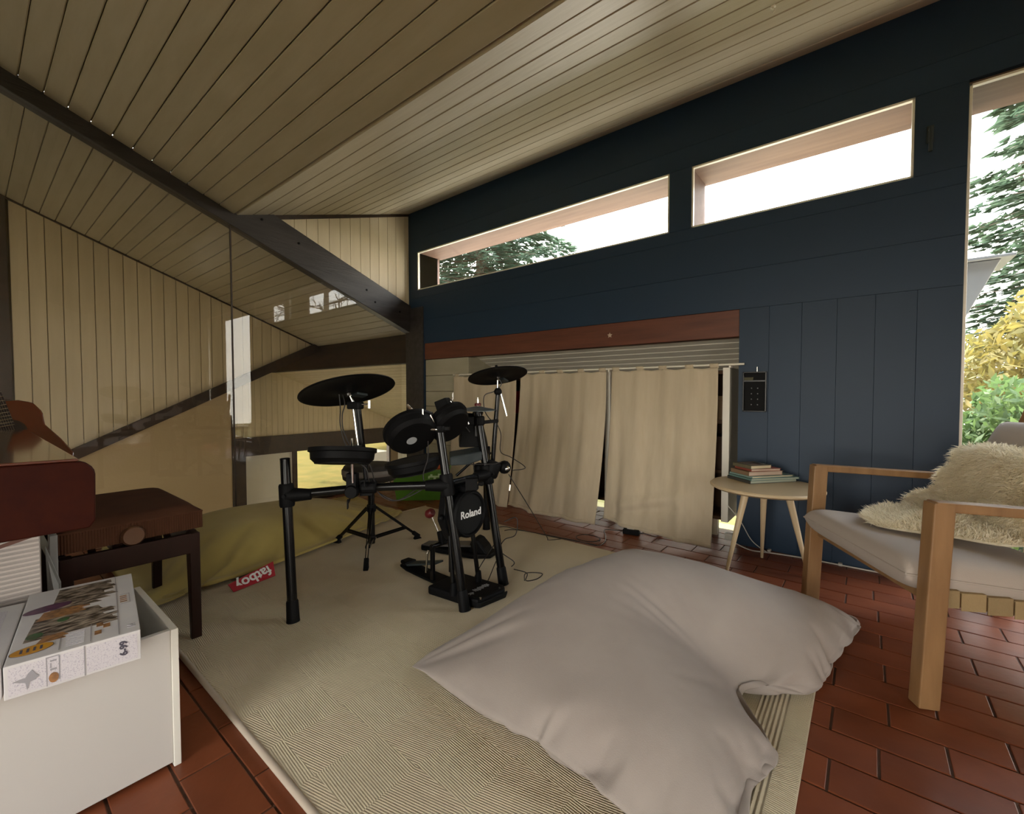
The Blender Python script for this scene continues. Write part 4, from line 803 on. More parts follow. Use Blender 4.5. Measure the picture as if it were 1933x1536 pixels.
pc = cable(None, [(-1.36, 2.58, .003), (-1.45, 2.53, .017), (-1.65, 2.50, .018), (-1.85, 2.49, .018), (-1.97, 2.45, .018), (-2.0, 2.40, .018)], name='power_cable'); tag(pc, 'second thinner black cable beside the long one on the far rug edge', 'cable')
wc = cable(None, [(-.68, 3.16, .02), (-.60, 3.13, .004), (-.54, 3.10, .004), (-.47, 3.12, .004), (-.30, 3.15, .004), (-.1, 3.155, .004), (.1, 3.158, .004), (.5, 3.16, .004)], .0042, 'wall_cable', 'wcable'); tag(wc, 'white cable clipped along the foot of the blue-black wall', 'cable')
wc = cable(None, [(-.70, 3.14, .26), (-.62, 3.13, .17), (-.55, 3.12, .06), (-.46, 3.11, .006)], .003, 'wall_cable', 'wcable'); tag(wc, 'white cable sloping down behind the side table legs', 'cable')
for k, xx in enumerate((-.46, -.10, .12)): solo(B().box(xx - .01, xx + .01, 3.145, 3.178, .0, .014), 'cable_clip', ('white cable clip nearest the curtains', 'white cable clip in the middle of the wall foot', 'white cable clip under the armchair')[k], 'clip', 'wcable', (xx, 3.16, 0), 'clips holding the wall cable', bevel=.003)
B_ = thing('wall_socket', 'white socket low on the wall end beside the right curtain', 'socket', (-.69, 3.15, .04)); B().box(-.715, -.665, 3.13, 3.165, .03, .075).build('housing', 'wcable', B_, bevel=.006); B().box(-.70, -.68, 3.12, 3.13, .045, .06).build('plug', 'wcable', B_, bevel=.003)
B().box(-.71, -.67, 3.165, WY + .03, .04, .06).build('back_box', 'wcable', B_)
# black wall-mounted rack on the dark wall
kh = thing('wall_key_rack', 'small black framed rack hanging on the blue-black wall above the side table', 'rack', (-.55, WY, .88))
for a in ((-.625, -.617, .88, 1.135), (-.498, -.490, .88, 1.135), (-.625, -.49, 1.127, 1.135), (-.625, -.49, .88, .888)): B().box(a[0], a[1], WY - .028, WY, a[2], a[3]).build('frame_side', 'bmetal', kh, bevel=.002)
B().box(-.617, -.498, WY - .006, WY, .888, 1.127).build('back', 'rubber', kh); B().box(-.617, -.498, WY - .026, WY - .004, 1.072, 1.08).build('shelf', 'bmetal', kh)
B().box(-.617, -.565, WY - .022, WY - .008, 1.08, 1.10).build('slip', mat('olive_card', (.06, .055, .02), .6), kh)
B().tube([(-.545, WY - .01, 1.135), (-.545, WY - .012, 1.165)], .003, 6).build('hanger', 'steel', kh, smooth=1)
for r in range(4):
    for q in range(2): B().lathe((-.575 + .035 * q, WY - .007, 1.03 - .035 * r), (0, -1, 0), [(.005, 0), (.004, .008)], 8).build('peg', 'bmetal', kh)

# ------------------------------------------------------------ green bin in the corner
gb = thing('toy_bin', 'translucent green plastic bin with a white tree mark by the corner post', 'bin', (-3.28, 2.82, 0))
A_, B2 = Vector((-3.39, 2.50, 0)), Vector((-3.06, 2.80, 0)); uu = (B2 - A_).normalized(); vv = Vector((-uu.y, uu.x, 0)); ll = (B2 - A_).length
def ring(z, e, w2=.20): return [A_ - uu * e - vv * e + Vector((0, 0, z)), B2 + uu * e - vv * e + Vector((0, 0, z)), B2 + uu * e + vv * (w2 + e) + Vector((0, 0, z)), A_ - uu * e + vv * (w2 + e) + Vector((0, 0, z))]
r = ring(0, 0) + ring(.29, .035) + ring(.29, .030) + ring(.012, -.006)
B().add(r, [(3, 2, 1, 0)] + [(i, (i + 1) % 4, (i + 1) % 4 + 4, i + 4) for i in range(4)] + [(i + 4, (i + 1) % 4 + 4, (i + 1) % 4 + 8, i + 8) for i in range(4)] + [(i + 8, (i + 1) % 4 + 8, (i + 1) % 4 + 12, i + 12) for i in range(4)] + [(12, 13, 14, 15)]).build('tub', 'green', gb, bevel=.008)
r1, r2 = ring(.272, .045), ring(.292, .045); B().add(r1 + r2 + ring(.272, .03) + ring(.292, .03), [(i, (i + 1) % 4, (i + 1) % 4 + 4, i + 4) for i in range(4)] + [(i + 4, (i + 1) % 4 + 4, (i + 1) % 4 + 12, i + 12) for i in range(4)] + [((i + 1) % 4, i, i + 8, (i + 1) % 4 + 8) for i in range(4)]).build('rim', 'green', gb)
fo_ = A_ + uu * (ll * .80) - vv * .034 + Vector((0, 0, .20)); mk = B()
def mkb(a, c, z0, z1): mk.obox(fo_ + uu * (a + c) / 2 + Vector((0, 0, (z0 + z1) / 2)), uu * (c - a) / 2, vv * .001, Vector((0, 0, (z1 - z0) / 2)))
mkb(-.010, .012, -.06, .02); mkb(-.055, .06, .02, .036); mkb(-.04, -.02, .036, .05); mkb(.03, .055, .03, .055); mkb(-.06, -.045, .010, .03); mkb(.05, .058, .0, .02); mk.build('tree_mark', mat('pale_green_print', (.55, .75, .42), .5), gb)
for k, (du, dv, m_, lb) in enumerate(((.33, .10, mat('orange_cloth', (.45, .10, .03), .8), 'crumpled orange cloth heaped in the green bin'), (.15, .13, mat('tan_paper', (.35, .22, .10), .8), 'crumpled tan paper lying in the green bin'))):
    c = A_ + uu * du + vv * dv + Vector((0, 0, .285)); rr = np.random.RandomState(k)
    ph = rr.rand(6) * 6
    b = B().grid(lambda u, v: tuple(c + Vector(((math.sin(PI * v) * math.cos(2 * PI * u)) * .10, math.sin(PI * v) * math.sin(2 * PI * u) * .09, -math.cos(PI * v) * .04)) * (1 + .18 * math.sin(9 * u + ph[0]) * math.sin(7 * v + ph[1]))), 24, 14)
    solo(b, 'crumpled_cloth', lb, 'cloth', m_, tuple(c - Vector((0, 0, .04))), smooth=3)

# ------------------------------------------------------------ side table and books
tb = thing('side_table', 'round pale wooden side table with splayed legs by the dark wall', 'table', (-.43, 2.83, 0))
TC = Vector((-.437, 2.832, 0)); TR = .285
B().lathe(TC, (0, 0, 1), [(.004, .455), (TR - .02, .455), (TR, .466), (TR, .474), (TR - .006, .480), (.004, .480)], 64).build('top', 'pale', tb, smooth=.6)
B().lathe(TC, (0, 0, 1), [(.004, .44), (.15, .44), (.16, .455), (.004, .456)], 32).build('leg_plate', 'pale', tb, smooth=.6)
for fx_, fy_ in ((-.588, 2.625), (-.478, 3.02), (-.225, 2.845)):
    f = Vector((fx_, fy_, 0)); d = (f - TC); top = TC + d * .52 + Vector((0, 0, .448)); B().tube([f, f + (top - f) * .35, top], [.0085, .012, .020], 16).build('leg', 'pale', tb, smooth=.8)
ANG = math.radians(51)
def book(z, x0, x1, y0, y1, th, cover, pages, label, rot=0, extra=None, name='book'):
    """x along the fore-edge facing the camera; local frame turned by ANG"""
    a = ANG + rot; ux, uy = Vector((math.cos(a), math.sin(a), 0)), Vector((-math.sin(a), math.cos(a), 0)); o = TC + Vector((0, 0, z))
    P = lambda x, y, zz_: o + ux * x + uy * y + Vector((0, 0, zz_))
    t = thing(name, label, 'book', tuple(P((x0 + x1) / 2, (y0 + y1) / 2, 0)), 'books stacked on the side table')
    def bx(b, a0, a1, b0, b1, c0, c1): b.obox(P((a0 + a1) / 2, (b0 + b1) / 2, (c0 + c1) / 2), ux * (a1 - a0) / 2, uy * (b1 - b0) / 2, (0, 0, (c1 - c0) / 2)); return b
    c = .0018; b = B(); bx(b, x0, x1, y0, y1, 0, c); bx(b, x0, x1, y0, y1, th - c, th); bx(b, x0, x0 + c, y0, y1, 0, th); b.build('cover', cover, t)
    bx(B(), x0 + c, x1 - .004, y0 + .004, y1 - .004, c, th - c).build('pages', pages, t)
    if extra:
        for k, (nm, m_, a0, a1, b0, b1) in enumerate(extra): bx(B(), a0, a1, b0, b1, th, th + .0006).build(nm, m_, t)
    return t
pg = mat('cream_pages', (.62, .53, .35), .8, c2=(.50, .42, .27), scale=160, stretch=(.02, .02, 1)); pg2 = mat('pink_grey_pages', (.55, .42, .33), .8, c2=(.45, .34, .26), scale=160, stretch=(.02, .02, 1)); pg3 = mat('grey_green_pages', (.42, .44, .34), .8, c2=(.30, .33, .26), scale=160, stretch=(.02, .02, 1))
C_ = lambda n, *c: mat(n, c, .45)
book(.4805, -.068, .250, .035, .225, .017, C_('dark_grey_cover', .05, .05, .045), pg3, 'dark grey large book at the very bottom of the stack on the round table')
book(.4977, -.066, .258, .030, .220, .012, C_('teal_cover', .12, .22, .20), pg3, 'thin teal book second from the bottom of the stack', rot=-.02)
book(.5099, -.052, .235, .040, .222, .010, C_('blue_green_cover', .20, .30, .27), pg, 'slim blue-green book under the brown book', rot=.02)
book(.5201, -.058, .170, .060, .215, .024, C_('tan_brown_cover', .23, .15, .09), pg2, 'thick tan-brown book in the middle of the stack', rot=-.03)
book(.5443, -.040, .150, .065, .215, .015, C_('red_cover', .32, .07, .045), pg2, 'red-backed book with pinkish pages just below the top book', rot=-.08)
book(.5595, -.042, .105, .062, .205, .020, C_('olive_brown_cover', .13, .115, .07), pg, 'small olive paperback on top of the stack with a coloured cover picture', rot=.03,
     extra=[('cover_picture', mat('cover_picture_print', (.10, .13, .09), .4, c2=(.30, .16, .12), scale=30), -.02, .08, .09, .19), ('cover_patch', mat('blue_grey_print', (.22, .26, .30), .4), .045, .10, .10, .17)])

# ------------------------------------------------------------ armchair
ch = thing('armchair', 'wooden armchair with taupe cushions beside the tall window', 'armchair', (.2, 2.4, 0))
CO = Vector((-.195, 2.535, 0)); CU = Vector((.492, -.871, 0)).normalized(); CB = Vector((.871, .492, 0)).normalized()
def cp(s, t, z): return CO + CU * s + CB * t + Vector((0, 0, z))
for s_, lean in ((0.0, .012), (.725, .055)):
    b = B().bar(cp(s_, .0, 0), cp(s_ + lean * .0, .028, .655), .050, .060, side=CB); b.build('front_leg', 'oak', ch, bevel=.004)
    B().bar(cp(s_, .035 - .03, .645), cp(s_, .62, .615), .048, .030, side=(0, 0, 1)).build('armrest', 'oak', ch, bevel=.004)
    B().bar(cp(s_, .80, 0), cp(s_, .60, .61), .042, .050, side=CB).build('rear_leg', 'oak', ch, bevel=.004)
    B().bar(cp(s_ + (.045 if s_ == 0 else -.045), .02, .345), cp(s_ + (.045 if s_ == 0 else -.045), .62, .285), .030, .050, side=(0, 0, 1)).build('side_rail', 'oak', ch, bevel=.003)
B().bar(cp(.02, .03, .345), cp(.705, .03, .345), .028, .045).build('front_rail', 'oak', ch, bevel=.003); B().bar(cp(.02, .62, .285), cp(.705, .62, .285), .028, .045).build('rear_rail', 'oak', ch, bevel=.003)
for k in range(8):
    t0 = .07 + k * .073; z0 = .375 - t0 * .1
    b = B(); b.bar(cp(.02, t0, z0), cp(.705, t0, z0), .068, .004); b.bar(cp(.707, t0, z0 + .002), cp(.707, t0, z0 - .055), .068, .004, side=CU); b.build('webbing_strap', 'web', ch, bevel=.001)
for k in range(8):
    s0 = .09 + k * .078; b = B(); b.bar(cp(s0, .03, .376), cp(s0, .63, .316), .056, .004); b.build('webbing_strap', 'web', ch, bevel=.001)
def cushion(P, w, l, th, seed, n=26, puff=.5):
    rng = np.random.RandomState(seed); a, c, d = rng.rand(3) * 6
    def side(sg):
        def fn(u, v):
            u, v = .5 - .5 * math.cos(PI * u), .5 - .5 * math.cos(PI * v); e = (1 - abs(2 * u - 1) ** 12) * (1 - abs(2 * v - 1) ** 12); h = th / 2 * (max(e, 0) ** .45) * (1 + .06 * math.sin(6 * u + a) * math.sin(5 * v + c)) + .012 * puff * math.sin(PI * u) * math.sin(PI * v)
            return P(u * w, v * l, sg * h)
        return fn
    b = B(); b.grid(side(1), n, n); k = len(b.f); b.grid(side(-1), n, n); b.f[k:] = [f[::-1] for f in b.f[k:]]
    ed = [side(1)(i / n, 0) for i in range(n + 1)] + [side(1)(1, j / n) for j in range(n + 1)] + [side(1)(1 - i / n, 1) for i in range(n + 1)] + [side(1)(0, 1 - j / n) for j in range(n + 1)]
    return b, ed
sb, ed = cushion(lambda x, y, h: tuple(cp(.028 + x, -.045 + y, .412 - y * .10 + h)), .672, .60, .122, 2, n=44)
sc_ = sb.build('seat_cushion', 'cush', ch, smooth=3); B().tube(ed, .004, 6, False).build('piping', 'cush', sc_, smooth=1)
def bp_(x, y, h):
    zz_ = .44 + y * .86; t = .53 + .48 * (zz_ - .42)
    return tuple(cp(.055 + x, t, zz_) + (CB * -.93 + Vector((0, 0, .36))) * h)
bb_, ed2 = cushion(bp_, .64, .50, .12, 4); bcu = bb_.build('back_cushion', 'cush', ch, smooth=3); B().tube(ed2, .004, 6, False).build('piping', 'cush', bcu, smooth=1)
for s_ in (.05, .675): B().bar(cp(s_, .62, .285), cp(s_, .86, .98), .028, .040, side=CB).build('back_post', 'oak', ch, bevel=.003)
for k in range(5): B().bar(cp(.05, .66 + k * .045, .42 + k * .13), cp(.675, .66 + k * .045, .42 + k * .13), .05, .012).build('back_slat', 'oak', ch, bevel=.002)

# sheepskin draped over seat and back
sk = thing('sheepskin', 'shaggy cream sheepskin draped over the armchair seat and back', 'sheepskin', (.4, 2.5, .45))
prof = [(.06, .470), (.20, .474), (.34, .472), (.42, .480), (.455, .510), (.475, .57), (.505, .65), (.535, .72), (.580, .755), (.64, .75), (.68, .68)]
prof = [(p.x, p.y) for p in spline([(a, c, 0) for a, c in prof], 4)]
def skp(q): i = min(int(q * (len(prof) - 1)), len(prof) - 2); f = q * (len(prof) - 1) - i; return (prof[i][0] * (1 - f) + prof[i + 1][0] * f, prof[i][1] * (1 - f) + prof[i + 1][1] * f)
def skedge(q):
    lo = np.interp(q, [0, .08, .2, .32, .42, .5, .62, .8, 1], [.30, .16, .04, -.01, .04, .07, .085, .11, .18]); hi = np.interp(q, [0, .08, .2, .32, .42, .5, .62, .8, 1], [.36, .48, .56, .60, .60, .56, .52, .48, .38])
    return lo + .012 * math.sin(q * 40), hi + .012 * math.sin(q * 37 + 1)
def skf(u, v):
    t, z = skp(v); lo, hi = skedge(v); s = lo + (hi - lo) * u; e = (1 - abs(2 * u - 1) ** 3) * min(1, v * 8, (1 - v) * 8)
    bumpz = .030 * max(0, math.sin(9 * u + 14 * v)) * e * (1 if v < .5 else .3) + (.05 * math.exp(-((v - .34) / .06) ** 2) * math.exp(-((u - .12) / .18) ** 2))
    nn = (0, 1) if v < .38 else (-.92, .39)
    h = .008 + .012 * e + bumpz; return cp(s, t + nn[0] * h, z + nn[1] * h)
B().grid(lambda u, v: tuple(skf(u, v)), 30, 44).build('hide', 'wool', sk, smooth=3, solid=.008)
rng = np.random.RandomState(21); b = B()
for q in range(26000):
    u, v = rng.rand(), rng.rand()
    p = skf(u, v); e = .01; n_ = (skf(min(u + e, 1), v) - skf(max(u - e, 0), v)).cross(skf(u, min(v + e, 1)) - skf(u, max(v - e, 0))); n_ = n_.normalized()
    if n_.dot(Vector((-.5, -.3, 1))) < 0: n_ = -n_
    cl_ = math.sin(u * 43 + 3 * math.sin(v * 17)) * math.sin(v * 60 + 2 * math.sin(u * 19))
    d = Vector(rng.normal(size=3)) * .42 + CU * (u - .5) * 1.2 * (1 if abs(u - .5) > .40 else .25) + (-CB * .5 if v < .1 else Vector((0, 0, -.35 if v > .4 else .0)))
    d = (n_ * 1.0 + d * .8).normalized(); ln = .034 * rng.uniform(.6, 1.25) * (1 + .25 * cl_); w = Vector(rng.normal(size=3)); w = (w - d * w.dot(d)).normalized() * .0017; m_ = p + d * ln * .6; tip = p + d * ln + Vector((0, 0, -.008)) + CU * rng.normal() * .004
    k = len(b.v); b.v += [tuple(p - w), tuple(p + w), tuple(m_ - w * .8), tuple(m_ + w * .8), tuple(tip)]; b.f += [(k, k + 1, k + 3, k + 2), (k + 2, k + 3, k + 4)]
b.build('fleece', 'wool', sk, kind='stuff')

# ------------------------------------------------------------ piano, bench, guitar
pn = thing('piano', 'reddish-brown piano with a glossy closed lid at the left edge', 'piano', (-2.2, -.2, 0))
def cheek(x, w):
    pts = [(-.42, .655), (.195, .655), (.207, .672), (.209, .79)]
    for k in range(6): a = k / 5 * PI / 2; pts.append((.209 - .036 + .036 * math.cos(a), .792 + .036 * math.sin(a)))
    pts += [(-.42, .842)]
    return B().prism([(x, a, c) for a, c in pts], (w, 0, 0))
cheek(-1.55, -.035).build('cheek', 'pianoside', pn, bevel=.004); cheek(-2.95, -.035).build('cheek', 'pianoside', pn, bevel=.004)
B().box(-2.95, -1.585, -.42, .17, .66, .72).build('key_bed', 'pianoside', pn, bevel=.003)
B().prism([(-1.5495, -.42, .8425), (-1.5495, .175, .8290), (-1.5495, .181, .832), (-1.5495, .175, .836), (-1.5495, -.42, .850)], (-1.436, 0, 0)).build('key_lid', 'piano', pn, bevel=.002)
B().box(-2.95, -1.585, .145, .168, .70, .827).build('lid_front', 'piano', pn, bevel=.004)
B().box(-3.0, -1.50, -.80, -.42, .0, 1.18).build('case', 'piano', pn, bevel=.006); B().box(-3.02, -1.48, -.82, -.39, 1.18, 1.205).build('top_lid', 'piano', pn, bevel=.004)
for xx in (-2.97, -1.63): B().box(xx, xx + .05, -.425, -.385, 0, .66).build('leg', 'piano', pn, bevel=.004)
for k in range(2): B().box(-2.30 + k * .14, -2.27 + k * .14, -.42, -.30, .06, .075).build('pedal', mat('brass_pedal', (.6, .4, .15), .3, 1), pn, bevel=.003)
bn = thing('piano_bench', 'dark wooden piano bench with a ribbed brown velvet seat and round side knob', 'bench', (-2.4, .38, .0))
bx0, bx1, by0, by1 = -2.69, -2.09, .185, .585
for xx, sx_ in ((bx0, 1), (bx1, -1)):
    for yy, sy_ in ((by0, 1), (by1, -1)):
        B().prism([(xx, yy, .44), (xx + sx_ * .052, yy, .44), (xx + sx_ * .052, yy, .36), (xx + sx_ * .024, yy, 0), (xx, yy, 0)], (0, sy_ * .035, 0)).build('leg', 'wenge', bn, bevel=.003)
for xx in (bx0, bx1 - .022): B().box(xx, xx + .022, by0 + .03, by1 - .03, .362, .442).build('side_rail', 'wenge', bn, bevel=.003)
for yy in (by0, by1 - .022): B().box(bx0 + .04, bx1 - .04, yy, yy + .022, .362, .442).build('long_rail', 'wenge', bn, bevel=.003)
sm = mat('brown_corduroy_velvet', (.078, .030, .014), .85, c2=(.055, .020, .009), scale=9, spec=.2, bump=.2, bscale=200)
n = 30
def seatf(u, v):
    e = (1 - abs(2 * u - 1) ** 8) * (1 - abs(2 * v - 1) ** 8); return (bx0 - .005 + (bx1 - bx0 + .015) * u, by0 - .005 + (by1 - by0 + .01) * v, .528 + .030 * max(e, 0) ** .5)
st = B().grid(seatf, 24, 24).build('seat_top', sm, bn, smooth=3)
b = B(); zz0, zz1 = .462, .530; P4 = [(bx0 - .005, by0 - .005), (bx1 + .010, by0 - .005), (bx1 + .010, by1 + .005), (bx0 - .005, by1 + .005)]
for i in range(4):
    p, q = Vector((*P4[i], 0)), Vector((*P4[(i + 1) % 4], 0)); nr = int((q - p).length / .0075); d = (q - p) / nr
    o_ = Vector(((q - p).normalized().y, -(q - p).normalized().x, 0))
    for k in range(nr):
        c = p + d * (k + .5); b.tube([c - o_ * .001 + Vector((0, 0, zz0)), c - o_ * .001 + Vector((0, 0, zz1))], .0038, 5, False)
b.box(bx0 - .003, bx1 + .008, by0 - .003, by1 + .003, zz0, zz1)
b.build('ribbed_side', sm, bn, smooth=1); B().tube([seatf(0, 0), seatf(1, 0), seatf(1, 1), seatf(0, 1), seatf(0, 0)], .004, 6, False).build('piping', sm, bn)
B().box(bx0 + .12, bx1 - .10, by0 + .15, by1 - .12, .40, .462).build('lift_box', 'wenge', bn, bevel=.004)
for q in (by0 + .09, by1 - .09): B().bar((bx1 - .03, q, .40), (bx1 - .12, q, .46), .02, .012).build('lift_arm', 'wenge', bn)
B().lathe((bx1 - .04, .375, .482), (1, 0, 0), [(.010, -.02), (.010, .035), (.030, .035), (.036, .042), (.036, .058), (.030, .066), (.004, .067)], 28).build('knob', mat('brown_wood_knob', (.10, .045, .022), .3, coat=.6), bn, smooth=.7)
# guitar standing past the end of the piano
gt = thing('guitar', 'glossy red-brown guitar standing past the piano lid', 'guitar', (-3.30, .13, 0))
gc = Vector((-3.235, .125, .845)); gn = Vector((.80, -.10, .45)).normalized(); gup = Vector((-.20, -.22, 1)); gup = (gup - gn * gup.dot(gn)).normalized(); gr = gup.cross(gn).normalized()
def gout(t):
    a = 2 * PI * t; y = math.cos(a); w = .135 + (.05 if y < 0 else .0) * (-y) ; w = np.interp(y, [-1, -.6, -.1, .35, .8, 1], [.0, .178, .155, .118, .118, .0])
    return (w if math.sin(a) >= 0 else -w) * (1 if abs(y) < .99 else .4), y * .235
op = []
for k in range(64):
    t = k / 64; a = 2 * PI * t; yy = math.cos(a); ws = np.interp(yy, [-1, -.95, -.8, -.5, -.1, .3, .6, .85, .96, 1], [0, .08, .15, .185, .16, .125, .135, .115, .07, 0]); op.append((ws * (1 if math.sin(a) >= 0 else -1), yy * .24 - .10))
G_ = lambda x, y, h=0: gc + gr * x + gup * y + gn * h
B().prism([G_(x, y) for x, y in op], -gn * .085).build('body', 'guitar', gt, bevel=.006, smooth=.5)
B().lathe(G_(0, -.03, .0), gn, [(.052, -.001), (.052, .0015), (.004, .002)], 32).build('sound_hole', 'ebony', gt, smooth=.6); B().lathe(G_(0, -.03, .0), gn, [(.062, .0), (.062, .001), (.052, .0012)], 32).build('rosette', mat('rosette', (.05, .03, .02), .3), gt)
B().obox(G_(0, .27, .006), gr * .027, gup * .27, gn * .008).build('fretboard', 'ebony', gt, bevel=.002)
b = B()
for k in range(19): yy = .54 - .56 * (1 - .944 ** (k + 1)) / (1 - .944 ** 19) * .98; b.obox(G_(0, yy, .0148), gr * .027, gup * .0012, gn * .0012)
b.build('frets', 'steel', gt, kind='stuff')
for k in range(6): B().tube([G_(-.02 + .008 * k, -.22, .012), G_(-.018 + .0072 * k, .545, .019)], .0006, 4).build('string', 'steel', gt)
B().obox(G_(0, -.22, .005), gr * .07, gup * .011, gn * .006).build('bridge', 'ebony', gt, bevel=.002); B().obox(G_(0, .62, .0), gr * .034, gup * .08, gn * .008).build('headstock', 'guitar', gt, bevel=.003); B().obox(G_(0, .30, -.012), gr * .024, gup * .25, gn * .014).build('neck', 'guitar', gt, bevel=.008)
b = B()
for s_ in (-1, 1): b.tube([G_(.1 * s_, -.30, -.04), Vector((-3.30 + .05, .13 + .16 * s_, .01))], .009, 8)
b.tube([G_(0, -.28, -.10), Vector((-3.52, .10, .01))], .009, 8); b.tube([G_(-.1, -.345, -.02), G_(.1, -.345, -.02)], .012, 8); b.tube([G_(.1, -.30, -.04), G_(0, -.28, -.10), G_(-.1, -.30, -.04)], .009, 8)
gs = solo(b, 'guitar_stand', 'black tube stand holding the guitar past the piano lid', 'stand', 'bmetal', (-3.34, .12, 0), smooth=.8)

# ------------------------------------------------------------ storage box, game box, striped carton (front left)
sx0, sx1, sy0, sy1, SH = -1.835, -1.43, -.36, .345, .371
sb_ = thing('storage_chest', 'open white laminate storage chest standing at the lower left', 'chest', (-1.63, -.1, 0)); t = .016
B().box(sx1 - t, sx1, sy0, sy1 - t, .012, SH).build('front_panel', 'wbox', sb_, bevel=.0015)
B().box(sx0, sx0 + t, sy0, sy1 - t, .012, SH).build('back_panel', 'wbox', sb_, bevel=.0015)
B().box(sx0 - .0, sx1 + .004, sy1 - t, sy1, .0, SH + .001).build('side_panel', 'wedge', sb_, bevel=.0015); B().box(sx0, sx1, sy0 - t, sy0, 0, SH).build('side_panel', 'wbox', sb_, bevel=.0015)
B().box(sx0 + t, sx1 - t, sy0, sy1 - t, .02, .035).build('bottom_panel', 'wbox', sb_)
for xx in (sx0 + .02, sx1 - .05):
    B().box(xx, xx + .03, sy0 + .02, sy0 + .05, 0, .02).build('foot', 'wbox', sb_)
# soft cream flower-like toy inside
ft = thing('plush_flower', 'small cream plush flower inside the open white chest', 'toy', (-1.70, .235, .036))
b = B().lathe((-1.70, .235, .036), (0, 0, 1), [(.06, 0), (.085, .04), (.085, .14), (.06, .20), (.03, .22)], 20); b.build('body', mat('dark_green_plush', (.05, .07, .04), .95, sheen=.5), ft, smooth=1)
for k in range(7): a = k * PI / 3; B().ball((-1.70 + (.032 * math.cos(a) if k < 6 else 0), .235 + (.032 * math.sin(a) if k < 6 else 0), .275 + (.0 if k < 6 else .02)), .024, 10).build('petal', 'wool', ft, smooth=1)
soft = B().grid(lambda u, v: (-1.632 + .155 * (2 * u - 1), -.02 + .29 * (2 * v - 1), .10 + .07 * math.sin(5 * u + 2) * math.sin(7 * v) ), 16, 20); solo(soft, 'folded_blanket', 'dim grey-brown blanket lying in the bottom of the white chest', 'blanket', mat('grey_brown_blanket', (.16, .12, .10), .95, sheen=.3), (-1.63, -.1, .036), smooth=3, solid=.05)
# board-game box: corner frame
gA, gB_ = Vector((-1.327, .248, 0)), Vector((-1.358, .036, 0)); gy = (gA - gB_).normalized(); gx = Vector((gy.y, -gy.x, 0)); GL, GW, GZ, GH = (gA - gB_).length, .445, .3725, .070
go = gB_   # near-left lower corner, gy to the right along the near edge, -gx goes away from the camera
def gp_(a, d, h): return go + gy * a - gx * d + Vector((0, 0, GZ + h))
gm = thing('board_game_box', 'white board-game box with city artwork lying on the white chest', 'game box', tuple(gp_(GL / 2, GW / 2, 0)))
def gbox(b, a0, a1, d0, d1, h0, h1): c = gp_((a0 + a1) / 2, (d0 + d1) / 2, (h0 + h1) / 2); return b.obox(c, gy * (a1 - a0) / 2, gx * (d1 - d0) / 2, (0, 0, (h1 - h0) / 2))
gbox(B(), 0, GL, 0, GW, .0, GH).build('lid', 'card', gm, bevel=.0015)
def top(pts, h, m_, name): return B().prism([gp_(a, d, GH + h) for a, d in pts], (0, 0, .0005)).build(name, m_, gm)
def ell(ca, cd, ra, rd, n=28, rot=0): return [(ca + ra * math.cos(2 * PI * k / n) * math.cos(rot) - rd * math.sin(2 * PI * k / n) * math.sin(rot), cd + ra * math.cos(2 * PI * k / n) * math.sin(rot) + rd * math.sin(2 * PI * k / n) * math.cos(rot)) for k in range(n)]
GLs = GL
rr = np.random.RandomState(4)
# the far edge is to the right/top in the photo; artwork reads from the left side
def jag(a0, a1, d0, d1, n, amp):
    up_ = [(a0 + (a1 - a0) * k / n, d1 + amp * (rr.rand() - .5)) for k in range(n + 1)]; dn_ = [(a1 - (a1 - a0) * k / n, d0 + amp * (rr.rand() - .5)) for k in range(n + 1)]; return dn_[::-1] + up_[::-1]
def jag2(a0, a1, d0, d1, n, amp):   # jagged on the high-a side (tower tops)
    r_ = []; 
    for k in range(n): dd = d0 + (d1 - d0) * k / n; h_ = a1 + amp * (rr.rand() - .6); r_ += [(h_, dd), (h_ - amp * .3 * rr.rand(), dd + (d1 - d0) / n)]
    return [(a0, d0)] + r_ + [(a0 + .01, d1)]
top(jag2(.018, .165, .100, .235, 9, .035), .0, 'art', 'printed_city')
top(jag2(.050, .172, .262, .425, 8, .045), .0, 'art', 'printed_towers')
top(jag2(.030, .120, .215, .268, 6, .03), .0003, 'arto', 'printed_glow'); top(jag2(.040, .085, .075, .110, 5, .02), .0003, 'arto', 'printed_glow')
top(ell(.034, .125, .014, .016), .0008, 'artg', 'printed_trees'); top(ell(.078, .190, .011, .013), .0008, 'artg', 'printed_trees')
top(ell(.045, .295, .045, .022, rot=.25), .0008, 'artv', 'printed_oval'); top(ell(.036, .052, .034, .022, rot=.12), .0006, 'ink', 'badge_rim'); top(ell(.036, .052, .0325, .0205, rot=.12), .0010, 'yel', 'yellow_badge')
for a_ in (.018, .028, .038, .048): top([(a_, .043), (a_ + .004, .043), (a_ + .004, .062), (a_, .062)], .0014, 'ink', 'badge_mark')
for a_, d0, d1 in ((.078, .012, .085), (.128, .012, .110), (.176, .006, .438)): top([(a_, d0), (a_ + .0012, d0), (a_ + .0012, d1), (a_, d1)], .0003, 'inkg', 'printed_line')
for k in range(9): top([(.088, .02 + k * .0085), (.118, .02 + k * .0085), (.118, .0235 + k * .0085), (.088, .0235 + k * .0085)], .0002, 'cardp', 'printed_text_line')
for a_, d_ in ((.135, .04), (.150, .07), (.138, .085)): top([(a_, d_), (a_ + .012, d_), (a_ + .012, d_ + .022), (a_, d_ + .022)], .0003, 'arto', 'printed_picture')
top([(.184, .20), (.202, .20), (.202, .202), (.184, .202)], .0003, 'inkg', 'title_frame'); top([(.184, .27), (.202, .27), (.202, .272), (.184, .272)], .0003, 'inkg', 'title_frame'); top([(.202, .20), (.2035, .20), (.2035, .272), (.202, .272)], .0003, 'inkg', 'title_frame')
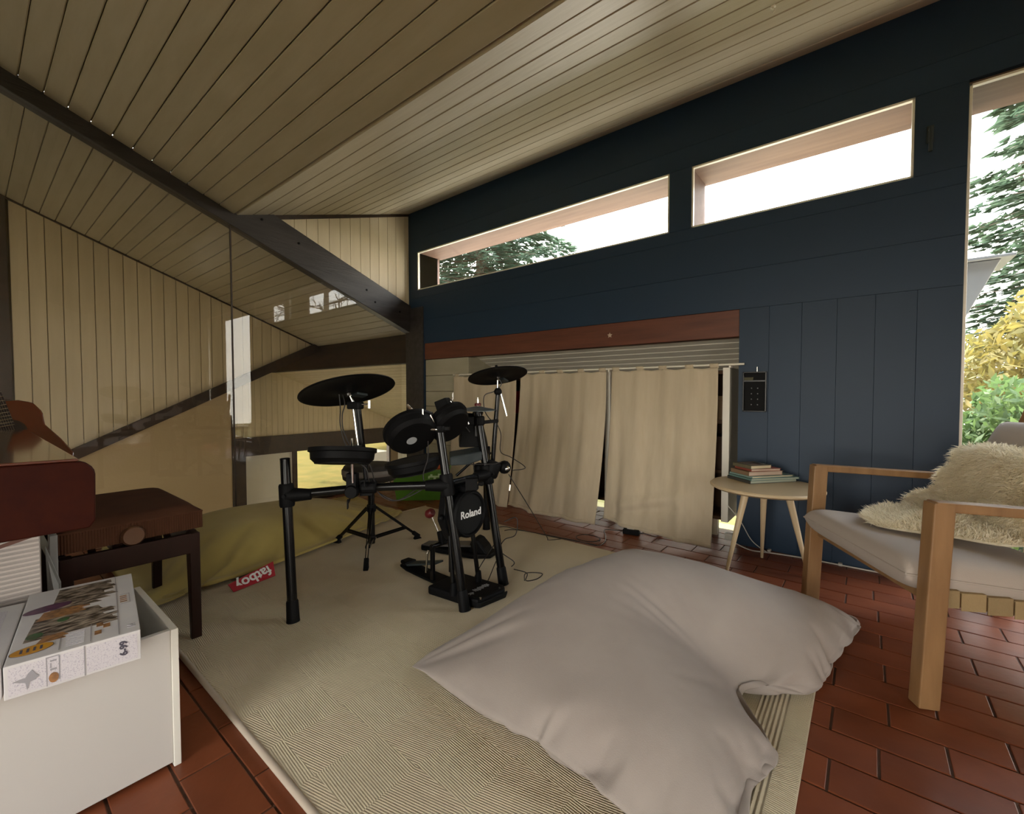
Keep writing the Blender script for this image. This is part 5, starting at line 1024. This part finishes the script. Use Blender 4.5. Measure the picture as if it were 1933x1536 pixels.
for d_ in (.212, .226, .240, .254): top([(.183, d_), (.197, d_), (.197, d_ + .006), (.183, d_ + .006)], .0004, 'arto', 'title_letter')
text('14', gp_(.200, .038, GH + .0006), -gx, -gy, .022, 'inkg', gm)
fm_ = gp_(0, 0, 0)
def front(a0, a1, h0, h1, m_, name, off=.0006): return gbox(B(), a0, a1, -off - .0004, -off + .0002, h0, h1).build(name, m_, gm)
front(.006, .118, .006, .064, 'cardp', 'printed_pattern', .0003); front(.122, GL - .006, .006, .064, 'cardp', 'printed_pattern', .0003); front(.118, .1195, .002, .068, 'inkg', 'printed_line')
front(.060, .0615, .004, .066, 'inkg', 'title_frame'); front(.060, .080, .064, .066, 'inkg', 'title_frame'); front(.079, .081, .012, .064, 'inkg', 'title_frame')
B().prism([gp_(.071 + .0075 * math.cos(k * PI / 8), -.0012, .020 + .011 * math.sin(k * PI / 8)) for k in range(16)], gx * .0005).build('title_letter', 'arto', gm); front(.066, .076, .036, .040, 'inkg', 'title_letter', .001); front(.066, .068, .042, .052, 'inkg', 'title_letter', .001); front(.066, .076, .055, .058, 'inkg', 'title_letter', .001)
bird = [(.012, .034), (.020, .030), (.030, .026), (.032, .010), (.036, .026), (.044, .028), (.050, .034), (.045, .040), (.040, .050), (.034, .044), (.030, .036), (.022, .036)]
B().prism([gp_(a, -.0012, h) for a, h in bird], gx * .0005).build('printed_bird', 'inkg', gm)
text('6-99', gp_(GL - .030, -.0012, .038), (0, 0, 1), -gy, .019, 'ink', gm, bold=.0006)
# second box peeping in at the very edge
g2 = thing('board_game_box', 'pale box just beside the city game box at the left picture edge', 'game box', tuple(gp_(-.12, .2, 0))); gbox(B(), -.22, -.004, .01, .40, 0, .066).build('lid', 'card', g2, bevel=.0015); gbox(B(), -.20, -.03, .05, .36, .066, .0665).build('lid_panel', 'cardp', g2)
# ribbed carton on top behind
rc = thing('ribbed_carton', 'grey-beige horizontally ribbed box standing behind the game box under the piano', 'box', (-1.90, .05, 0))
B().box(-2.045, -1.85, -.06, .128, .0, .62).build('body', 'stripe', rc, bevel=.003)
b = B()
for k in range(44): b.box(-1.8505, -1.847, -.055, .125, .05 + k * .0130, .056 + k * .0130)
b.build('ribs', mat('ribbed_box_lines', (.60, .54, .50), .6), rc)
b = B().prism([(-1.8455, -.055, .585), (-1.8455, .03, .578), (-1.8455, .105, .60), (-1.8455, .112, .59), (-1.8455, .03, .568), (-1.8455, -.055, .575)], (.0008, 0, 0)); b.build('brown_swoosh', mat('brown_print', (.16, .07, .05), .6), rc)
B().prism([(-1.8455, .095, .605), (-1.8455, .112, .612), (-1.8455, .116, .594), (-1.8455, .10, .590)], (.0008, 0, 0)).build('dark_mark', 'artv', rc)
wd = solo(B().prism([(-2.02, .175, .02), (-2.02, .178, .545), (-2.02, .16, .545), (-2.02, .150, .02)], (-.05, 0, 0)).prism([(-1.99, .180, .40), (-1.93, .172, .27), (-1.93, .165, .20), (-1.99, .150, .36), (-2.03, .150, .52)], (-.004, 0, 0)), 'metal_bracket', 'pale grey metal strip standing between the ribbed box and the bench', 'bracket', 'roofm', (-2.02, .17, 0), bevel=.002)
